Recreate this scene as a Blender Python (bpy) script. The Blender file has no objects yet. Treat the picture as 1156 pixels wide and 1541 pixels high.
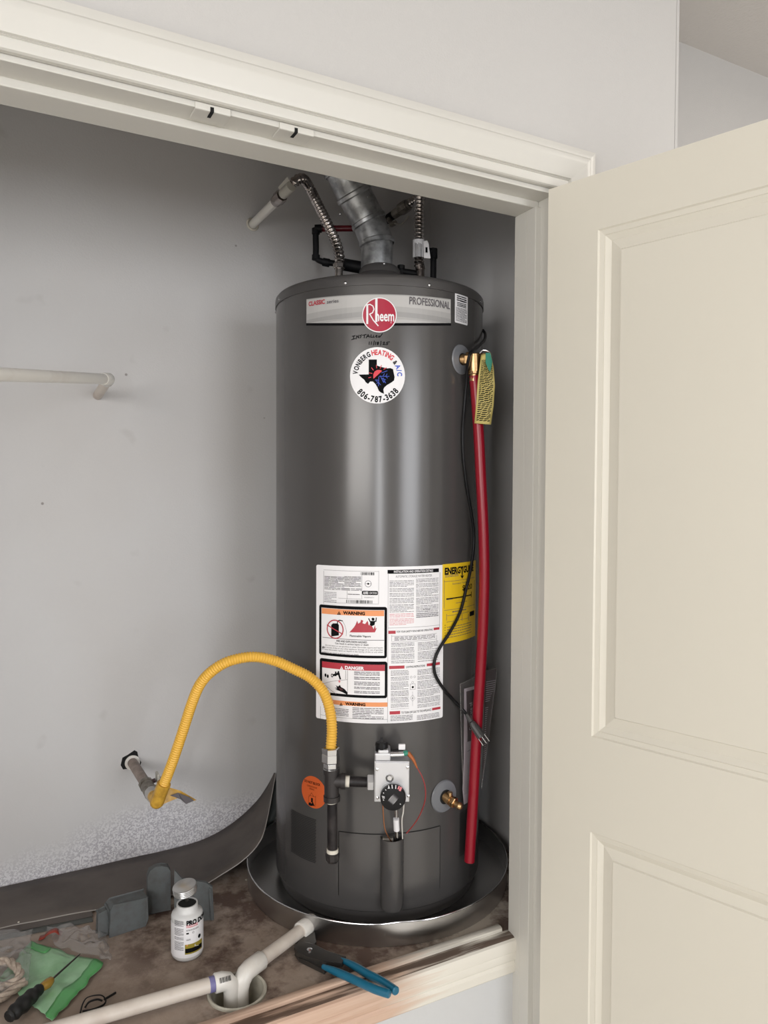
import bpy, math, random
from mathutils import Vector, Matrix, noise
from mathutils.geometry import tessellate_polygon
random.seed(7)
S = bpy.context.scene
COL = S.collection
PI = math.pi

# ------------------------------------------------------------------ camera
F_PX, YAW, PITCH, ROLL = 1126.4, .4892, .0303, .0043
CAMZ = 1.44
_fw = Vector((math.sin(YAW) * math.cos(PITCH), math.cos(YAW) * math.cos(PITCH), -math.sin(PITCH)))
_r = Vector((math.cos(YAW), -math.sin(YAW), 0)); _u = _r.cross(_fw)
_r2 = _r * math.cos(ROLL) + _u * math.sin(ROLL); _u2 = -_r * math.sin(ROLL) + _u * math.cos(ROLL)
cam = bpy.data.objects.new('camera', bpy.data.cameras.new('camera')); COL.objects.link(cam)
cam.data.sensor_fit = 'VERTICAL'; cam.data.sensor_height = 36; cam.data.lens = F_PX * 36 / 1541
cam.data.clip_start = .02
m3 = Matrix((_r2, _u2, -_fw)).transposed()
cam.matrix_world = Matrix.Translation((0, 0, CAMZ)) @ m3.to_4x4()
S.camera = cam

# ------------------------------------------------------------------ light and exposure
wd = bpy.data.worlds.new('world'); S.world = wd; wd.use_nodes = True
wd.node_tree.nodes['Background'].inputs[0].default_value = (.75, .85, 1, 1)
wd.node_tree.nodes['Background'].inputs[1].default_value = 1.0
def area(name, loc, sx, sy, power, col, rot):
    l = bpy.data.lights.new(name, 'AREA'); l.shape = 'RECTANGLE'; l.size = sx; l.size_y = sy
    l.energy = power; l.color = col
    o = bpy.data.objects.new(name, l); COL.objects.link(o); o.location = loc; o.rotation_euler = rot
    return o
area('daylight_patio_window', (1.30, -3.02, 1.55), 1.5, 1.75, 56, (.97, .98, 1.0), (PI / 2 - .35, 0, 0))
area('daylight_narrow_window', (-1.50, -3.02, 1.50), .14, 1.4, 30, (.96, .98, 1.0), (PI / 2 - .1, 0, 0))
area('left_fill_light', (-1.98, -1.1, 1.35), 2.2, 1.9, 100, (1.0, .98, .95), (PI / 2 - .3, 0, -PI / 2))  # added soft fill at the left wall, lifts the door face and closet
area('overhead_fill_light', (2.35, .25, 2.70), .5, .5, 17, (1.0, .93, .84), (0, 0, 0))  # unseen overhead fill, added to brighten the far wall
vs = S.view_settings; vs.view_transform = 'Standard'; vs.look = 'None'; vs.gamma = 1; vs.use_curve_mapping = False
vs.exposure = 0.0
S.cycles.use_denoising = True
S.cycles.max_bounces = 10; S.cycles.diffuse_bounces = 6; S.cycles.glossy_bounces = 5
S.cycles.transparent_max_bounces = 12
S.cycles.caustics_reflective = False; S.cycles.caustics_refractive = False

# ------------------------------------------------------------------ pixel -> world helpers
def ray(x, y): return _fw + _r2 * ((x - 578) / F_PX) - _u2 * ((y - 770.5) / F_PX)
def on_z(x, y, z):
    d = ray(x, y); t = (z - CAMZ) / d.z; return Vector((d.x * t, d.y * t, z))
def on_y(x, y, Y):
    d = ray(x, y); t = Y / d.y; return Vector((d.x * t, Y, CAMZ + d.z * t))
AX = Vector((.8766, 1.675, 0)); DAX = AX.length
FR = -AX.normalized(); RT = Vector((-FR.y, FR.x, 0))
R = .2565
def T(a, off, z): return AX + RT * a + FR * off + Vector((0, 0, z))
def tp(x, y, off):
    d = ray(x, y); k = (DAX - off) / (-(d.dot(FR))); p = d * k; p.z += CAMZ; return p
def cyl(x, y, r=R):
    """ray to tank surface -> (arc length from the camera side, z)"""
    d = ray(x, y); a = d.x * d.x + d.y * d.y; b = -2 * (d.x * AX.x + d.y * AX.y); c = DAX * DAX - r * r
    q = b * b - 4 * a * c
    if q < 0: q = 0
    t = (-b - math.sqrt(q)) / (2 * a); p = d * t; v = p - AX; v.z = 0
    return math.atan2(v.dot(RT), v.dot(FR)) * R, CAMZ + p.z
def cp(u, z, r):
    th = u / R; return AX + RT * (r * math.sin(th)) + FR * (r * math.cos(th)) + Vector((0, 0, z))
def cpx(x, y, lift):
    u, z = cyl(x, y, R + lift); return cp(u, z, R + lift)
def zat(P, y):
    """height on the vertical through P that shows at image row y"""
    lo, hi = -3., 4.
    for _ in range(50):
        m = (lo + hi) / 2; q = Vector((P[0], P[1], m - CAMZ))
        yy = 770.5 - F_PX * q.dot(_u2) / q.dot(_fw)
        if yy > y: lo = m
        else: hi = m
    return m
def mpp(P):
    q = Vector((P[0], P[1], P[2] - CAMZ)); return q.dot(_fw) / F_PX

# ------------------------------------------------------------------ materials
def mat(name, col, rough=.5, metal=0., spec=.5, bump=None, var=None, coat=0., aniso=0., trans=0., alpha=1., sss=0.):
    m = bpy.data.materials.new(name); m.use_nodes = True; nt = m.node_tree; b = nt.nodes['Principled BSDF']
    b.inputs['Base Color'].default_value = (*col, 1); b.inputs['Roughness'].default_value = rough
    b.inputs['Metallic'].default_value = metal; b.inputs['Specular IOR Level'].default_value = spec
    b.inputs['Coat Weight'].default_value = coat; b.inputs['Anisotropic'].default_value = aniso
    b.inputs['Transmission Weight'].default_value = trans; b.inputs['Alpha'].default_value = alpha
    if bump or var:
        tc = nt.nodes.new('ShaderNodeNewGeometry').outputs['Position']
    if var:  # (scale, colour2, lo, hi, detail)
        n = nt.nodes.new('ShaderNodeTexNoise'); n.inputs['Scale'].default_value = var[0]
        n.inputs['Detail'].default_value = var[4] if len(var) > 4 else 4; nt.links.new(tc, n.inputs['Vector'])
        rp = nt.nodes.new('ShaderNodeValToRGB'); nt.links.new(n.outputs['Fac'], rp.inputs[0])
        rp.color_ramp.elements[0].position = var[2]; rp.color_ramp.elements[1].position = var[3]
        rp.color_ramp.elements[0].color = (*col, 1); rp.color_ramp.elements[1].color = (*var[1], 1)
        nt.links.new(rp.outputs[0], b.inputs['Base Color'])
    if bump:  # (scale, strength, distance)
        n = nt.nodes.new('ShaderNodeTexNoise'); n.inputs['Scale'].default_value = bump[0]
        n.inputs['Detail'].default_value = 3; nt.links.new(tc, n.inputs['Vector'])
        bp = nt.nodes.new('ShaderNodeBump'); bp.inputs['Strength'].default_value = bump[1]
        bp.inputs['Distance'].default_value = bump[2]; nt.links.new(n.outputs['Fac'], bp.inputs['Height'])
        nt.links.new(bp.outputs[0], b.inputs['Normal'])
    return m
M = {}
M['wall'] = mat('wall_paint', (.52, .508, .495), .7, bump=(260, .25, .002))
M['ceil'] = mat('ceiling_paint', (.60, .575, .555), .9, bump=(120, .4, .003))
M['trim'] = mat('cream_trim_paint', (.595, .58, .54), .36, bump=(30, .08, .002))
M['door'] = mat('cream_door_paint', (.64, .608, .53), .42, bump=(90, .08, .001))
M['floor'] = mat('room_floor', (.80, .77, .71), .6, var=(6, (.74, .71, .65), .3, .7))
M['tank'] = mat('heater_grey_enamel', (.080, .076, .075), .23, metal=0.2, spec=.6, bump=(900, .04, .0005))
M['lid'] = mat('heater_lid_enamel', (.072, .068, .067), .36, metal=0.15, spec=.5)
M['dark'] = mat('black_gap', (.004, .004, .004), .9)
M['blackpl'] = mat('black_plastic', (.006, .006, .007), .4, spec=.25)
M['blackpipe'] = mat('black_iron_pipe', (.012, .010, .011), .42, spec=.3, metal=.1, bump=(140, .25, .001), var=(40, (.035, .03, .03), .45, .7))
M['tee'] = mat('cast_tee_iron', (.035, .031, .031), .45, metal=.4, bump=(300, .5, .001))
M['insul'] = mat('black_insulation', (.005, .005, .006), .6, spec=.2, bump=(60, .4, .002))
M['steel'] = mat('bright_steel', (.62, .62, .63), .22, metal=1)
M['hose'] = mat('corrugated_steel', (.50, .47, .45), .20, metal=1, var=(30, (.25, .2, .18), .4, .8))
M['galv'] = mat('galvanised_duct', (.50, .51, .52), .36, metal=.8, var=(38, (.27, .275, .28), .42, .62, 6), bump=(60, .15, .001))
M['alum'] = mat('cast_aluminium', (.62, .62, .64), .42, metal=.75, bump=(400, .15, .0005))
M['pan'] = mat('pan_stainless', (.56, .55, .545), .36, metal=1, aniso=.75)
_n = M['pan'].node_tree; _t = _n.nodes.new('ShaderNodeTangent'); _t.direction_type = 'RADIAL'; _t.axis = 'Z'
_n.links.new(_t.outputs[0], _n.nodes['Principled BSDF'].inputs['Tangent'])
M['brass'] = mat('brass', (.62, .40, .20), .28, metal=1, var=(70, (.42, .26, .13), .4, .7))
M['red'] = mat('red_pipe', (.27, .006, .018), .28, spec=.45)
M['darkred'] = mat('dark_red_pipe', (.12, .006, .012), .35)
M['yellow'] = mat('yellow_coating', (.76, .44, .06), .42)
M['yellow2'] = mat('yellow_sleeve', (.42, .23, .03), .35, var=(50, (.62, .36, .05), .4, .6))
M['tagy'] = mat('tag_yellow', (.52, .43, .14), .6)
M['eg'] = mat('energy_yellow', (.75, .50, .015), .42)
M['white'] = mat('label_white', (.80, .79, .81), .42)
M['ink'] = mat('label_ink', (.006, .006, .007), .8, spec=.08)
M['greyink'] = mat('label_grey_ink', (.12, .11, .12), .7, spec=.1)
M['lineink'] = mat('label_fine_ink', (.30, .29, .31), .5)
M['redink'] = mat('label_red', (.42, .03, .05), .45)
M['pinkink'] = mat('label_fine_red', (.62, .20, .22), .5)
M['orange'] = mat('label_orange', (.78, .30, .12), .45)
M['crimson'] = mat('logo_crimson', (.38, .006, .035), .3)
M['stkred'] = mat('sticker_red', (.62, .02, .04), .4)
M['stkblue'] = mat('sticker_blue', (.03, .08, .52), .4)
M['silver1'] = mat('badge_silver', (.46, .45, .44), .30, spec=.6)
M['silver2'] = mat('badge_silver_mid', (.38, .37, .365), .30)
M['silver3'] = mat('badge_silver_dark', (.31, .305, .30), .30)
M['warnor'] = mat('sticker_orange', (.58, .10, .02), .45)
M['pvc'] = mat('pvc_white', (.74, .72, .68), .3, var=(12, (.60, .55, .50), .5, .75))
M['pvcold'] = mat('pvc_weathered', (.62, .56, .50), .4, var=(14, (.42, .34, .29), .45, .8))
M['cup'] = mat('pvc_cup', (.50, .48, .41), .45, var=(30, (.33, .30, .24), .4, .7))
M['purple'] = mat('purple_primer', (.17, .16, .34), .5)
M['dope'] = mat('pipe_dope', (.66, .62, .54), .7, bump=(200, .6, .002))
M['gaspipe'] = mat('painted_gas_pipe', (.30, .24, .21), .5, var=(40, (.18, .14, .12), .4, .7))
M['valvegrey'] = mat('old_valve_metal', (.26, .24, .21), .45, metal=.6, var=(60, (.12, .10, .08), .4, .7))
M['teal'] = mat('teal_grip', (.006, .115, .20), .32)
M['tool'] = mat('tool_steel', (.10, .095, .09), .35, metal=.8)
M['greyblock'] = mat('grey_foam', (.10, .11, .113), .8, var=(60, (.085, .085, .085), .4, .7), bump=(300, .3, .001))
M['sheet'] = mat('brown_sheet', (.105, .088, .078), .6, var=(9, (.06, .048, .042), .42, .7, 6), bump=(50, .2, .002))
M['sheet2'] = mat('green_grey_sheet', (.085, .092, .085), .6)
M['sheetedge'] = mat('sheet_edge', (.35, .32, .30), .5)
M['rope'] = mat('rope_fibre', (.46, .38, .31), .85, var=(120, (.30, .24, .20), .4, .7), bump=(500, .6, .002))
M['green'] = mat('green_plastic', (.24, .46, .25), .38, var=(22, (.34, .56, .36), .4, .65))
M['green2'] = mat('green_plastic_deep', (.10, .36, .12), .38)
M['amber'] = mat('amber_handle', (.42, .24, .04), .2, trans=.3)
M['rubber'] = mat('black_rubber', (.006, .006, .006), .6)
M['clip'] = mat('red_clip', (.26, .035, .02), .4)
M['wireor'] = mat('orange_sleeve', (.36, .10, .025), .5)
M['wirered'] = mat('red_wire', (.28, .03, .03), .45)
M['wirewhite'] = mat('white_wire', (.65, .62, .58), .4)
M['copper'] = mat('copper_tube', (.55, .24, .12), .3, metal=1)
M['tealgr'] = mat('green_plug', (.02, .22, .15), .4)
M['cupplastic'] = mat('grey_escutcheon', (.17, .175, .19), .30)
M['bottle'] = mat('bottle_white', (.62, .62, .62), .35)
M['tin'] = mat('tin_lid', (.50, .50, .50), .3, metal=.8)
M['gold'] = mat('gold_print', (.30, .24, .03), .4)
M['mauve'] = mat('mauve_paper', (.66, .59, .65), .4)
M['maroon'] = mat('maroon_print', (.05, .015, .022), .4)
M['lever'] = mat('painted_lever', (.45, .43, .38), .4)
M['knee'] = mat('knee_wall_paint', (.56, .565, .57), .6, bump=(200, .2, .002))
# clear film
m = bpy.data.materials.new('clear_film'); m.use_nodes = True; nt = m.node_tree; nt.nodes.clear()
o_ = nt.nodes.new('ShaderNodeOutputMaterial'); mx = nt.nodes.new('ShaderNodeMixShader'); tr = nt.nodes.new('ShaderNodeBsdfTransparent')
mx2 = nt.nodes.new('ShaderNodeMixShader'); gl = nt.nodes.new('ShaderNodeBsdfGlossy'); df = nt.nodes.new('ShaderNodeBsdfDiffuse')
gl.inputs['Roughness'].default_value = .12; gl.inputs['Color'].default_value = (.9, .9, .9, 1); df.inputs['Color'].default_value = (.42, .40, .39, 1)
mx2.inputs[0].default_value = .55; mx.inputs[0].default_value = .19
nt.links.new(gl.outputs[0], mx2.inputs[1]); nt.links.new(df.outputs[0], mx2.inputs[2])
nt.links.new(tr.outputs[0], mx.inputs[1]); nt.links.new(mx2.outputs[0], mx.inputs[2]); nt.links.new(mx.outputs[0], o_.inputs[0])
M['film'] = m

def ramp(nt, sock, p0, p1, c0=(0, 0, 0, 1), c1=(1, 1, 1, 1)):
    r = nt.nodes.new('ShaderNodeValToRGB'); nt.links.new(sock, r.inputs[0])
    r.color_ramp.elements[0].position = p0; r.color_ramp.elements[1].position = p1
    r.color_ramp.elements[0].color = c0; r.color_ramp.elements[1].color = c1; return r.outputs[0]
def mixc(nt, fac, a, b):
    n = nt.nodes.new('ShaderNodeMix'); n.data_type = 'RGBA'
    for s, v in ((n.inputs[0], fac), (n.inputs[6], a), (n.inputs[7], b)):
        if hasattr(v, 'is_output'): nt.links.new(v, s)
        else: s.default_value = v
    return n.outputs[2]
def mth(nt, op, a, b=0., clamp=False):
    n = nt.nodes.new('ShaderNodeMath'); n.operation = op; n.use_clamp = clamp
    for s, v in ((n.inputs[0], a), (n.inputs[1], b)):
        if hasattr(v, 'is_output'): nt.links.new(v, s)
        else: s.default_value = v
    return n.outputs[0]
def nz(nt, pos, scale, detail=4, rough=.5):
    n = nt.nodes.new('ShaderNodeTexNoise'); n.inputs['Scale'].default_value = scale; n.inputs['Detail'].default_value = detail
    n.inputs['Roughness'].default_value = rough; nt.links.new(pos, n.inputs['Vector']); return n.outputs['Fac']
# closet wall: grey-white paint, a flaking speckled area low on the back wall, scattered scuffs
m = mat('closet_wall_paint', (.52, .51, .505), .75); nt = m.node_tree; b = nt.nodes['Principled BSDF']
pos = nt.nodes.new('ShaderNodeNewGeometry').outputs['Position']
sp = nt.nodes.new('ShaderNodeSeparateXYZ'); nt.links.new(pos, sp.inputs[0])
h = mth(nt, 'SUBTRACT', sp.outputs[2], .465)
lim = mth(nt, 'ADD', mth(nt, 'SUBTRACT', .075, mth(nt, 'MULTIPLY', mth(nt, 'ABSOLUTE', mth(nt, 'SUBTRACT', sp.outputs[0], .42)), .26)), mth(nt, 'MULTIPLY', nz(nt, pos, 7, 4), .14))
msk = ramp(nt, mth(nt, 'ADD', mth(nt, 'MULTIPLY', mth(nt, 'SUBTRACT', h, lim), 9.), .5), .15, .85, (1, 1, 1, 1), (0, 0, 0, 1))
spk = ramp(nt, nz(nt, pos, 215, 3, .7), .46, .54)
base = mixc(nt, ramp(nt, nz(nt, pos, 1.6, 3), .35, .65), (.53, .515, .51, 1), (.565, .56, .565, 1))
flk = mixc(nt, spk, (.44, .425, .46, 1), (.72, .71, .73, 1))
c = mixc(nt, msk, base, flk)
sc = nt.nodes.new('ShaderNodeTexVoronoi'); sc.inputs['Scale'].default_value = 7; nt.links.new(pos, sc.inputs['Vector'])
dots = ramp(nt, sc.outputs['Distance'], .018, .03, (1, 1, 1, 1), (0, 0, 0, 1))
c = mixc(nt, mth(nt, 'MULTIPLY', dots, .7), c, (.15, .13, .12, 1))
sf = ramp(nt, nz(nt, pos, 13, 2), .70, .78)
c = mixc(nt, mth(nt, 'MULTIPLY', sf, .18), c, (.3, .28, .27, 1))
nt.links.new(c, b.inputs['Base Color'])
bp = nt.nodes.new('ShaderNodeBump'); bp.inputs['Strength'].default_value = .35; bp.inputs['Distance'].default_value = .002
nt.links.new(mth(nt, 'ADD', mth(nt, 'MULTIPLY', nz(nt, pos, 230, 2), .5), mth(nt, 'MULTIPLY', mth(nt, 'MULTIPLY', spk, msk), .9)), bp.inputs['Height'])
nt.links.new(bp.outputs[0], b.inputs['Normal']); M['closet'] = m
# stained plywood shelf
m = mat('stained_plywood', (.2, .15, .12), .75); nt = m.node_tree; b = nt.nodes['Principled BSDF']
pos = nt.nodes.new('ShaderNodeNewGeometry').outputs['Position']
sp = nt.nodes.new('ShaderNodeSeparateXYZ'); nt.links.new(pos, sp.inputs[0])
c = mixc(nt, ramp(nt, nz(nt, pos, 5, 6, .6), .38, .62), (.27, .205, .16, 1), (.37, .30, .25, 1))
pale = ramp(nt, mth(nt, 'ADD', mth(nt, 'MULTIPLY', sp.outputs[0], .9), mth(nt, 'MULTIPLY', nz(nt, pos, 7, 4), .5)), .98, 1.15)  # plywood paler towards the right, boundary broken by noise
c = mixc(nt, pale, c, (.46, .40, .34, 1))
stn = ramp(nt, nz(nt, pos, 8.5, 6, .68), .44, .58)
rng = ramp(nt, mth(nt, 'ADD', sp.outputs[0], mth(nt, 'MULTIPLY', nz(nt, pos, 4, 3), .5)), .42, .60)
c = mixc(nt, mth(nt, 'MULTIPLY', mth(nt, 'MULTIPLY', stn, rng), .85), c, (.065, .030, .020, 1))
fl = ramp(nt, nz(nt, pos, 30, 5, .7), .60, .68)
c = mixc(nt, mth(nt, 'MULTIPLY', fl, .35), c, (.36, .31, .27, 1))
nt.links.new(c, b.inputs['Base Color'])
bp = nt.nodes.new('ShaderNodeBump'); bp.inputs['Strength'].default_value = .5; bp.inputs['Distance'].default_value = .003
nt.links.new(nz(nt, pos, 45, 6, .7), bp.inputs['Height']); nt.links.new(bp.outputs[0], b.inputs['Normal']); M['ply'] = m
# shelf nosing: bare pinkish timber at the left, cream paint at the right, grime on the ledge
def nosing(name, grime):
    m = mat(name, (.6, .5, .4), .5); nt = m.node_tree; b = nt.nodes['Principled BSDF']
    pos = nt.nodes.new('ShaderNodeNewGeometry').outputs['Position']
    sp = nt.nodes.new('ShaderNodeSeparateXYZ'); nt.links.new(pos, sp.inputs[0])
    mp = nt.nodes.new('ShaderNodeMapping'); mp.inputs['Scale'].default_value = (3, 40, 60); nt.links.new(pos, mp.inputs[0])
    g = nz(nt, mp.outputs[0], 2.2, 5)
    wood = mixc(nt, ramp(nt, g, .35, .65), (.60, .43, .33, 1), (.52, .35, .26, 1))
    pm = ramp(nt, mth(nt, 'ADD', sp.outputs[0], mth(nt, 'MULTIPLY', g, .22)), .80, .92)
    c = mixc(nt, pm, wood, (.70, .67, .60, 1))
    if grime:
        c = mixc(nt, mth(nt, 'MULTIPLY', ramp(nt, g, .30, .52), grime), c, (.075, .045, .030, 1))
    nt.links.new(c, b.inputs['Base Color']); return m
M['nose'] = nosing('nosing_face', 0); M['nosetop'] = nosing('nosing_edge', .35); M['ledge'] = nosing('nosing_ledge_grimy', .95)

# ------------------------------------------------------------------ mesh builder
def wloc(o):
    v = Vector((0, 0, 0))
    while o is not None: v += o.location; o = o.parent
    return v
class MB:
    def __init__(s): s.v = []; s.f = []; s.m = []
    def add(s, vs, fs, mi=0):
        k = len(s.v); s.v += [Vector(p) for p in vs]; s.f += [[i + k for i in f] for f in fs]; s.m += [mi] * len(fs); return s
    def box(s, x0, x1, y0, y1, z0, z1, mi=0):
        vs = [(x, y, z) for z in (z0, z1) for y in (y0, y1) for x in (x0, x1)]
        return s.add(vs, [(0, 2, 3, 1), (4, 5, 7, 6), (0, 1, 5, 4), (2, 6, 7, 3), (0, 4, 6, 2), (1, 3, 7, 5)], mi)
    def fbox(s, fn, x0, x1, y0, y1, z0, z1, mi=0):
        k = len(s.v); s.box(x0, x1, y0, y1, z0, z1, mi)
        for i in range(k, len(s.v)): s.v[i] = Vector(fn(*s.v[i]))
        return s
    def prism(s, poly, fn, h0, h1, mi=0):
        n = len(poly); vs = [fn(a, b, h0) for a, b in poly] + [fn(a, b, h1) for a, b in poly]
        tri = tessellate_polygon([[Vector((a, b, 0)) for a, b in poly]])
        fs = [t for t in tri] + [[i + n for i in reversed(t)] for t in tri] + [(i, (i + 1) % n, n + (i + 1) % n, n + i) for i in range(n)]
        return s.add(vs, fs, mi)
    def lathe(s, prof, o, ax=(0, 0, 1), n=32, a0=0, a1=2 * PI, mi=0, ref=None):
        o = Vector(o); ax = Vector(ax).normalized()
        e1 = Vector(ref) if ref else ax.orthogonal(); e1 = (e1 - ax * e1.dot(ax)).normalized(); e2 = ax.cross(e1)
        full = abs(a1 - a0 - 2 * PI) < 1e-6; cols = n if full else n + 1
        vs = []; k = len(prof)
        for j in range(cols):
            t = a0 + (a1 - a0) * j / n; d = e1 * math.cos(t) + e2 * math.sin(t)
            for r, h in prof: vs.append(o + ax * h + d * r)
        fs = []
        for j in range(n):
            j2 = (j + 1) % cols
            for i in range(k - 1): fs.append((j * k + i, j2 * k + i, j2 * k + i + 1, j * k + i + 1))
        return s.add(vs, fs, mi)
    def sweep(s, pts, r, n=12, cap=True, mi=0, flat=1.):
        pts = [Vector(p) for p in pts]; N = len(pts)
        rf = r if callable(r) else (lambda i, L: r)
        tan = [(pts[min(i + 1, N - 1)] - pts[max(i - 1, 0)]).normalized() for i in range(N)]
        e = tan[0].orthogonal().normalized(); vs = []; L = 0
        for i in range(N):
            if i: L += (pts[i] - pts[i - 1]).length
            e = (e - tan[i] * e.dot(tan[i])).normalized(); e2 = tan[i].cross(e); rr = rf(i, L)
            for j in range(n):
                t = 2 * PI * j / n; vs.append(pts[i] + e * (rr * math.cos(t)) + e2 * (rr * flat * math.sin(t)))
        fs = [(i * n + j, i * n + (j + 1) % n, (i + 1) * n + (j + 1) % n, (i + 1) * n + j) for i in range(N - 1) for j in range(n)]
        if cap: fs += [tuple(reversed(range(n))), tuple(range((N - 1) * n, N * n))]
        return s.add(vs, fs, mi)
    def grid(s, fn, nu, nv, mi=0):
        vs = [fn(i / nu, j / nv) for j in range(nv + 1) for i in range(nu + 1)]
        return s.add(vs, [(j * (nu + 1) + i, j * (nu + 1) + i + 1, (j + 1) * (nu + 1) + i + 1, (j + 1) * (nu + 1) + i) for j in range(nv) for i in range(nu)], mi)
    def sphere(s, c, r, n=12, mi=0, sq=(1, 1, 1)):
        c = Vector(c); prof = [(r * math.sin(PI * i / 8), -r * math.cos(PI * i / 8)) for i in range(9)]
        k = len(s.v); s.lathe(prof, (0, 0, 0), n=n, mi=mi)
        for i in range(k, len(s.v)): s.v[i] = c + Vector((s.v[i].x * sq[0], s.v[i].y * sq[1], s.v[i].z * sq[2]))
        return s
    def build(s, name, mats, parent=None, origin=None, smooth=True, bevel=0, solid=0, auto=40):
        if isinstance(mats, str): mats = [mats]
        off = wloc(parent) if parent else Vector(origin if origin is not None else (0, 0, 0))
        me = bpy.data.meshes.new(name); me.from_pydata([v - off for v in s.v], [], s.f); me.validate()
        for k in mats: me.materials.append(M[k])
        if len(me.polygons) == len(s.m) and len(mats) > 1: me.polygons.foreach_set('material_index', s.m)
        o = bpy.data.objects.new(name, me); COL.objects.link(o)
        if parent: o.parent = parent
        else: o.location = off
        if smooth:
            me.polygons.foreach_set('use_smooth', [True] * len(me.polygons))
            me.set_sharp_from_angle(angle=math.radians(auto))
        if solid:
            md = o.modifiers.new('s', 'SOLIDIFY'); md.thickness = solid; md.offset = 0
        if bevel:
            md = o.modifiers.new('b', 'BEVEL'); md.width = bevel; md.segments = 2; md.limit_method = 'ANGLE'
            md.harden_normals = False
        return o
def empty(name, loc, label=None, cat=None, group=None):
    o = bpy.data.objects.new(name, None); COL.objects.link(o); o.location = loc; o.empty_display_size = .02
    if label: o['label'] = label; o['category'] = cat
    if group: o['group'] = group
    return o
def tag(o, label, cat, group=None):
    o['label'] = label; o['category'] = cat
    if group: o['group'] = group
    return o
def struct(o, label=None, cat=None):
    o['kind'] = 'structure'
    if label: o['label'] = label; o['category'] = cat
    return o
def smoothpath(pts, seg=8):
    pts = [Vector(p) for p in pts]; out = []; P = [pts[0] * 2 - pts[1]] + pts + [pts[-1] * 2 - pts[-2]]
    for i in range(1, len(P) - 2):
        a, b, c, d = P[i - 1:i + 3]
        for k in range(seg):
            t = k / seg
            out.append(.5 * ((2 * b) + (c - a) * t + (2 * a - 5 * b + 4 * c - d) * t * t + (3 * b - a - 3 * c + d) * t ** 3))
    out.append(pts[-1]); return out
def resample(pts, step):
    out = [pts[0].copy()]; acc = 0.; d = 0
    for i in range(1, len(pts)):
        a, b = pts[i - 1], pts[i]; L = (b - a).length; t = step - acc
        while t <= L and L > 0: out.append(a.lerp(b, t / L)); t += step
        acc = L - (t - step)
    return out
def corrugated(pts, r, amp, pitch, n=16, sharp=1.):
    p = resample(smoothpath(pts, 10), pitch / 6)
    mb = MB(); mb.sweep(p, lambda i, L: r - amp + amp * 2 * (0.5 + .5 * math.cos(2 * PI * i / 6)) ** sharp - amp * .0, n); return mb
def hexnut(mb, c, ax, r, h, mi=0, n=6):
    return mb.lathe([(0, -h / 2), (r * .92, -h / 2), (r, -h / 2 + h * .12), (r, h / 2 - h * .12), (r * .92, h / 2), (0, h / 2)], c, ax, n=n, mi=mi)

# ------------------------------------------------------------------ decals (flat print on real surfaces)
_tc = {}
def glyphs(txt, bold=0.):
    key = (txt, bold)
    if key in _tc: return _tc[key]
    cu = bpy.data.curves.new('t', 'FONT'); cu.body = txt; cu.size = 1; cu.resolution_u = 3; cu.offset = bold
    ob = bpy.data.objects.new('t', cu); me = ob.to_mesh()
    vs = [(v.co.x, v.co.y) for v in me.vertices]; fs = [list(p.vertices) for p in me.polygons]
    ob.to_mesh_clear(); bpy.data.objects.remove(ob); bpy.data.curves.remove(cu)
    _tc[key] = (vs, fs); return vs, fs
def clip(poly, u, keep_left):
    out = []; n = len(poly)
    for i in range(n):
        a, b = poly[i], poly[(i + 1) % n]; ia = (a[0] <= u) == keep_left or a[0] == u; ib = (b[0] <= u) == keep_left or b[0] == u
        if ia: out.append(a)
        if ia != ib and b[0] != a[0]:
            t = (u - a[0]) / (b[0] - a[0]); out.append((u, a[1] + t * (b[1] - a[1])))
    return out
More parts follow.
